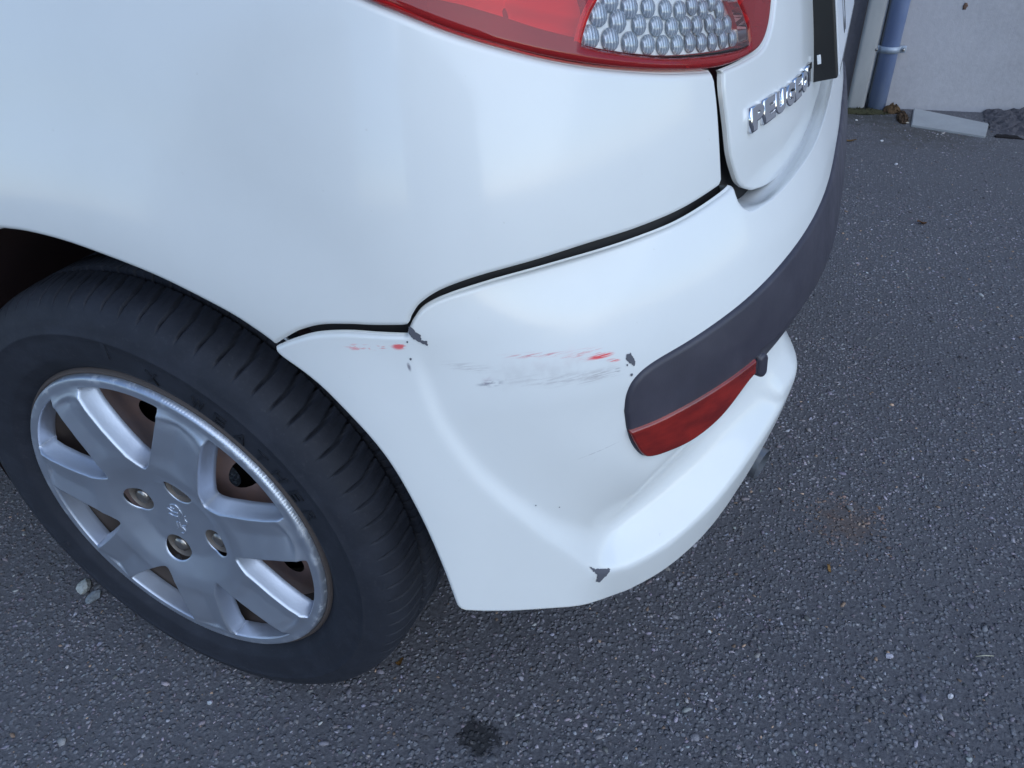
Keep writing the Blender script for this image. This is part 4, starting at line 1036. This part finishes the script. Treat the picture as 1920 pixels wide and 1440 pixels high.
# moss at the foot of the wall
def moss(x, y, rx, ry, h, label, seed, col):
    rn = np.random.default_rng(seed); V, F = [], []
    for _ in range(150):
        a = rn.uniform(0, 6.28); q = math.sqrt(rn.uniform(0, 1)); cx, cy = x+rx*q*math.cos(a), y+ry*q*math.sin(a); hz = h*(1-q*q)*rn.uniform(.4, 1.1)
        s = rn.uniform(.004, .011); b0 = len(V)
        for k in range(3):
            t = rn.uniform(0, 6.28); d = rn.uniform(.3, 1)*s; V += [(cx+d*math.cos(t), cy+d*math.sin(t), max(0, hz-s*.6)), (cx-d*math.sin(t), cy+d*math.cos(t), max(0, hz-s*.6)), (cx, cy, hz+s*rn.uniform(.2, .9))]
            F.append((b0+3*k, b0+3*k+1, b0+3*k+2))
    bm = bmesh.new(); bmesh.ops.create_uvsphere(bm, u_segments=18, v_segments=9, radius=1)
    for v in bm.verts:
        f = 1+rn.uniform(-.16, .16); v.co.x = x+v.co.x*rx*.92*f; v.co.y = y+v.co.y*ry*.92*f; v.co.z = max(-.01, v.co.z)*h*.8*f
    b0 = len(V); V += [tuple(v.co) for v in bm.verts]; bm.verts.index_update(); F += [tuple(b0+v.index for v in f.verts) for f in bm.faces]; bm.free()
    m, k, c = plaster('moss_'+str(seed), col, 140, .8)
    tag(link('moss_clump', mesh('moss', V, F), m, smooth=False), label, 'moss')
moss(.775, 3.235, .13, .045, .018, 'dark olive moss at the foot of the two downpipes', 1, (.050, .047, .022))
moss(.905, 3.262, .040, .035, .036, 'rusty brown moss lump right of the blue pipe', 2, (.105, .062, .030))
moss(.945, 3.16, .022, .10, .024, 'brown earth and moss along the left end of the slab', 3, (.070, .042, .024))

# loose stones and litter
def pebble(name, x, y, r, col, label, cat, seed, flat=.6, rough=.6, group=None):
    rn = random.Random(seed); bm = bmesh.new(); bmesh.ops.create_icosphere(bm, subdivisions=2, radius=1)
    for v in bm.verts: v.co *= 1+rn.uniform(-.16, .16)
    cut = Vector((rn.uniform(-1, 1), rn.uniform(-1, 1), .7)).normalized()
    for v in bm.verts:
        d = v.co.dot(cut)-.62
        if d > 0: v.co -= cut*d
    bmesh.ops.scale(bm, vec=(r*rn.uniform(1, 1.35), r*rn.uniform(.75, 1), r*flat), verts=bm.verts)
    bmesh.ops.rotate(bm, cent=(0, 0, 0), matrix=Matrix.Rotation(rn.uniform(0, 6), 3, 'Z'), verts=bm.verts)
    m = mat('stone_'+str(seed), col, rough); k = N(m); k.l(k.mix(k.ramp(k.noise(220, 4, .6, k.obj()), .35, .75), col, tuple(c*.55 for c in col)), k.b.inputs['Base Color'])
    o = link(name, from_bm(name, bm), m, smooth=False); o.location = (x, y, r*flat*.62); tag(o, label, cat, group); return o
pebble('stone', -.330, .032, .0125, (.40, .42, .40), 'pale grey stone chip lying left of the wheel', 'stone', 1)
pebble('stone', -.298, .022, .0100, (.20, .23, .26), 'blue grey stone chip beside the pale one left of the wheel', 'stone', 2)
spots = [(.892, .286, .0058, (.62, .60, .62), 'white pebble on the asphalt near the lower right, larger than its neighbours'), (.822, .322, .0068, (.50, .48, .54), 'lilac grey pebble between the white pebble and the rust stain'), (.592, .280, .0040, (.60, .61, .64), 'tiny white pebble just under the bumper corner'),
         (.858, 2.793, .0100, (.66, .65, .66), 'white pebble near the wall, first of three beside the yellow leaf'), (.900, 2.501, .0110, (.55, .55, .60), 'grey white pebble by itself in front of the wall and slab'), (.712, 3.10, .0085, (.62, .60, .58), 'white pebble at the wall foot next to the car'), (.765, 3.09, .0085, (.62, .60, .58), 'white pebble in front of the moss under the downpipes'),
         (.960, 3.085, .010, (.48, .44, .36), 'buff pebble against the left end of the concrete slab'), (1.085, 2.955, .008, (.50, .46, .42), 'buff pebble along the front edge of the concrete slab'), (.350, -.055, .0042, (.50, .52, .55), 'tiny pale pebble just below the oil stain'), (-.005, -.055, .0050, (.45, .48, .52), 'pale pebble on the asphalt in front of the tyre, lower left'),
         (.80, 1.54, .006, (.55, .58, .60), 'pale pebble on the asphalt beside the black bumper strip'), (.77, .60, .009, (.20, .20, .21), 'dark grey flat pebble beside the rust stain'), (.905, .205, .006, (.36, .38, .37), 'greenish grey pebble at the bottom right of the asphalt')]
for i, (x, y, r, c, lb) in enumerate(spots): pebble('pebble', x, y, r*.62, c, lb, 'pebble', 20+i, group='loose pebbles on the asphalt')
m = mat('dry_straw', (.42, .40, .30), .7)
o = link('straw', tube([(.9266, .3575, .004), (.9377, .3625, .0052), (.9487, .3664, .0042)], [.0005, .0007, .0005], 6), m); tag(o, 'thin pale straw lying on the asphalt lower right', 'straw')
def leaf(name, x, y, L, W_, col, label, seed, rz):
    bm = bmesh.new(); n = 8; rn = random.Random(seed); rows = []
    for i in range(n+1):
        t = i/n; wv = W_*math.sin(math.pi*min(.97, t+.03))**.7
        rows.append([bm.verts.new(((t-.5)*L, s_*wv/2, .004+.35*W_*abs(s_)**1.5*.5+.004*math.sin(t*5+seed))) for s_ in (-1, -.4, 0, .4, 1)])
    for i in range(n):
        for j in range(4): bm.faces.new((rows[i][j], rows[i+1][j], rows[i+1][j+1], rows[i][j+1]))
    bmesh.ops.solidify(bm, geom=bm.faces[:], thickness=.0006)
    m = mat(name+str(seed), col, .7); k = N(m); k.l(k.mix(k.ramp(k.noise(160, 4, .6, k.obj()), .3, .75), col, tuple(c*.5 for c in col)), k.b.inputs['Base Color'])
    o = link(name, from_bm(name, bm), m); o.location = (x, y, 0); o.rotation_euler = (0, 0, rz); tag(o, label, 'leaf')
leaf('leaf', .951, 1.935, .030, .018, (.26, .12, .045), 'small orange brown leaf lying on the asphalt at mid distance', 1, .4)
leaf('leaf', .738, 2.766, .055, .018, (.38, .22, .075), 'yellow brown leaf on the asphalt beside the car near the wall', 2, .1)
leaf('leaf', .205, .085, .012, .008, (.30, .16, .05), 'tiny orange leaf scrap against the foot of the tyre', 3, .8)
leaf('leaf', .742, .452, .012, .005, (.36, .20, .06), 'tiny ochre leaf shred on the asphalt right of the bumper', 4, 2.2)

# ------------------------------------------------------------------ unseen houses added behind the camera for the paint to mirror
def added_house(x, y, w_, h, roof_h, col, label, rz=0.):
    r = empty('added_house', (x, y, 0), label, 'house'); r.rotation_euler = (0, 0, rz)
    m, _, _ = plaster('house_render_'+str(int(x*10)), col, 20, .3)
    at(link('wall', box(0, -3, h/2, w_, 6, h), m, smooth=False), r)
    V = [(-w_/2-.3, .35, h), (w_/2+.3, .35, h), (w_/2+.3, -3, h+roof_h), (-w_/2-.3, -3, h+roof_h), (-w_/2-.3, -6.35, h), (w_/2+.3, -6.35, h)]
    at(link('roof', mesh('roof', V, [(0, 1, 2, 3), (3, 2, 5, 4), (0, 3, 4), (1, 5, 2), (0, 4, 5, 1)]), mat('slate_roof_'+str(int(x*10)), (.06, .06, .07), .6), smooth=False), r)
    fm = mat('window_frame_'+str(int(x*10)), (.75, .75, .74), .4)
    for zc_ in (1.5, 4.1):
        for xc in np.linspace(-w_/2+1.3, w_/2-1.3, 4):
            f = link('window', box(xc, .01, zc_, 1.1, .10, 1.3, .01, 1), fm, r, smooth=False); g = link('pane', box(xc, .05, zc_, .94, .06, 1.14), MAT_GLASS, f, smooth=False)
added_house(-8.5, -15.0, 10., 5.4, 2.6, (.42, .40, .37), 'plain house with slate roof added out of view on the left for the paint to reflect', .06)
added_house(9.5, -12.0, 8., 5.0, 2.4, (.52, .50, .47), 'pale house with slate roof added out of view on the right for the paint to reflect', -.25)
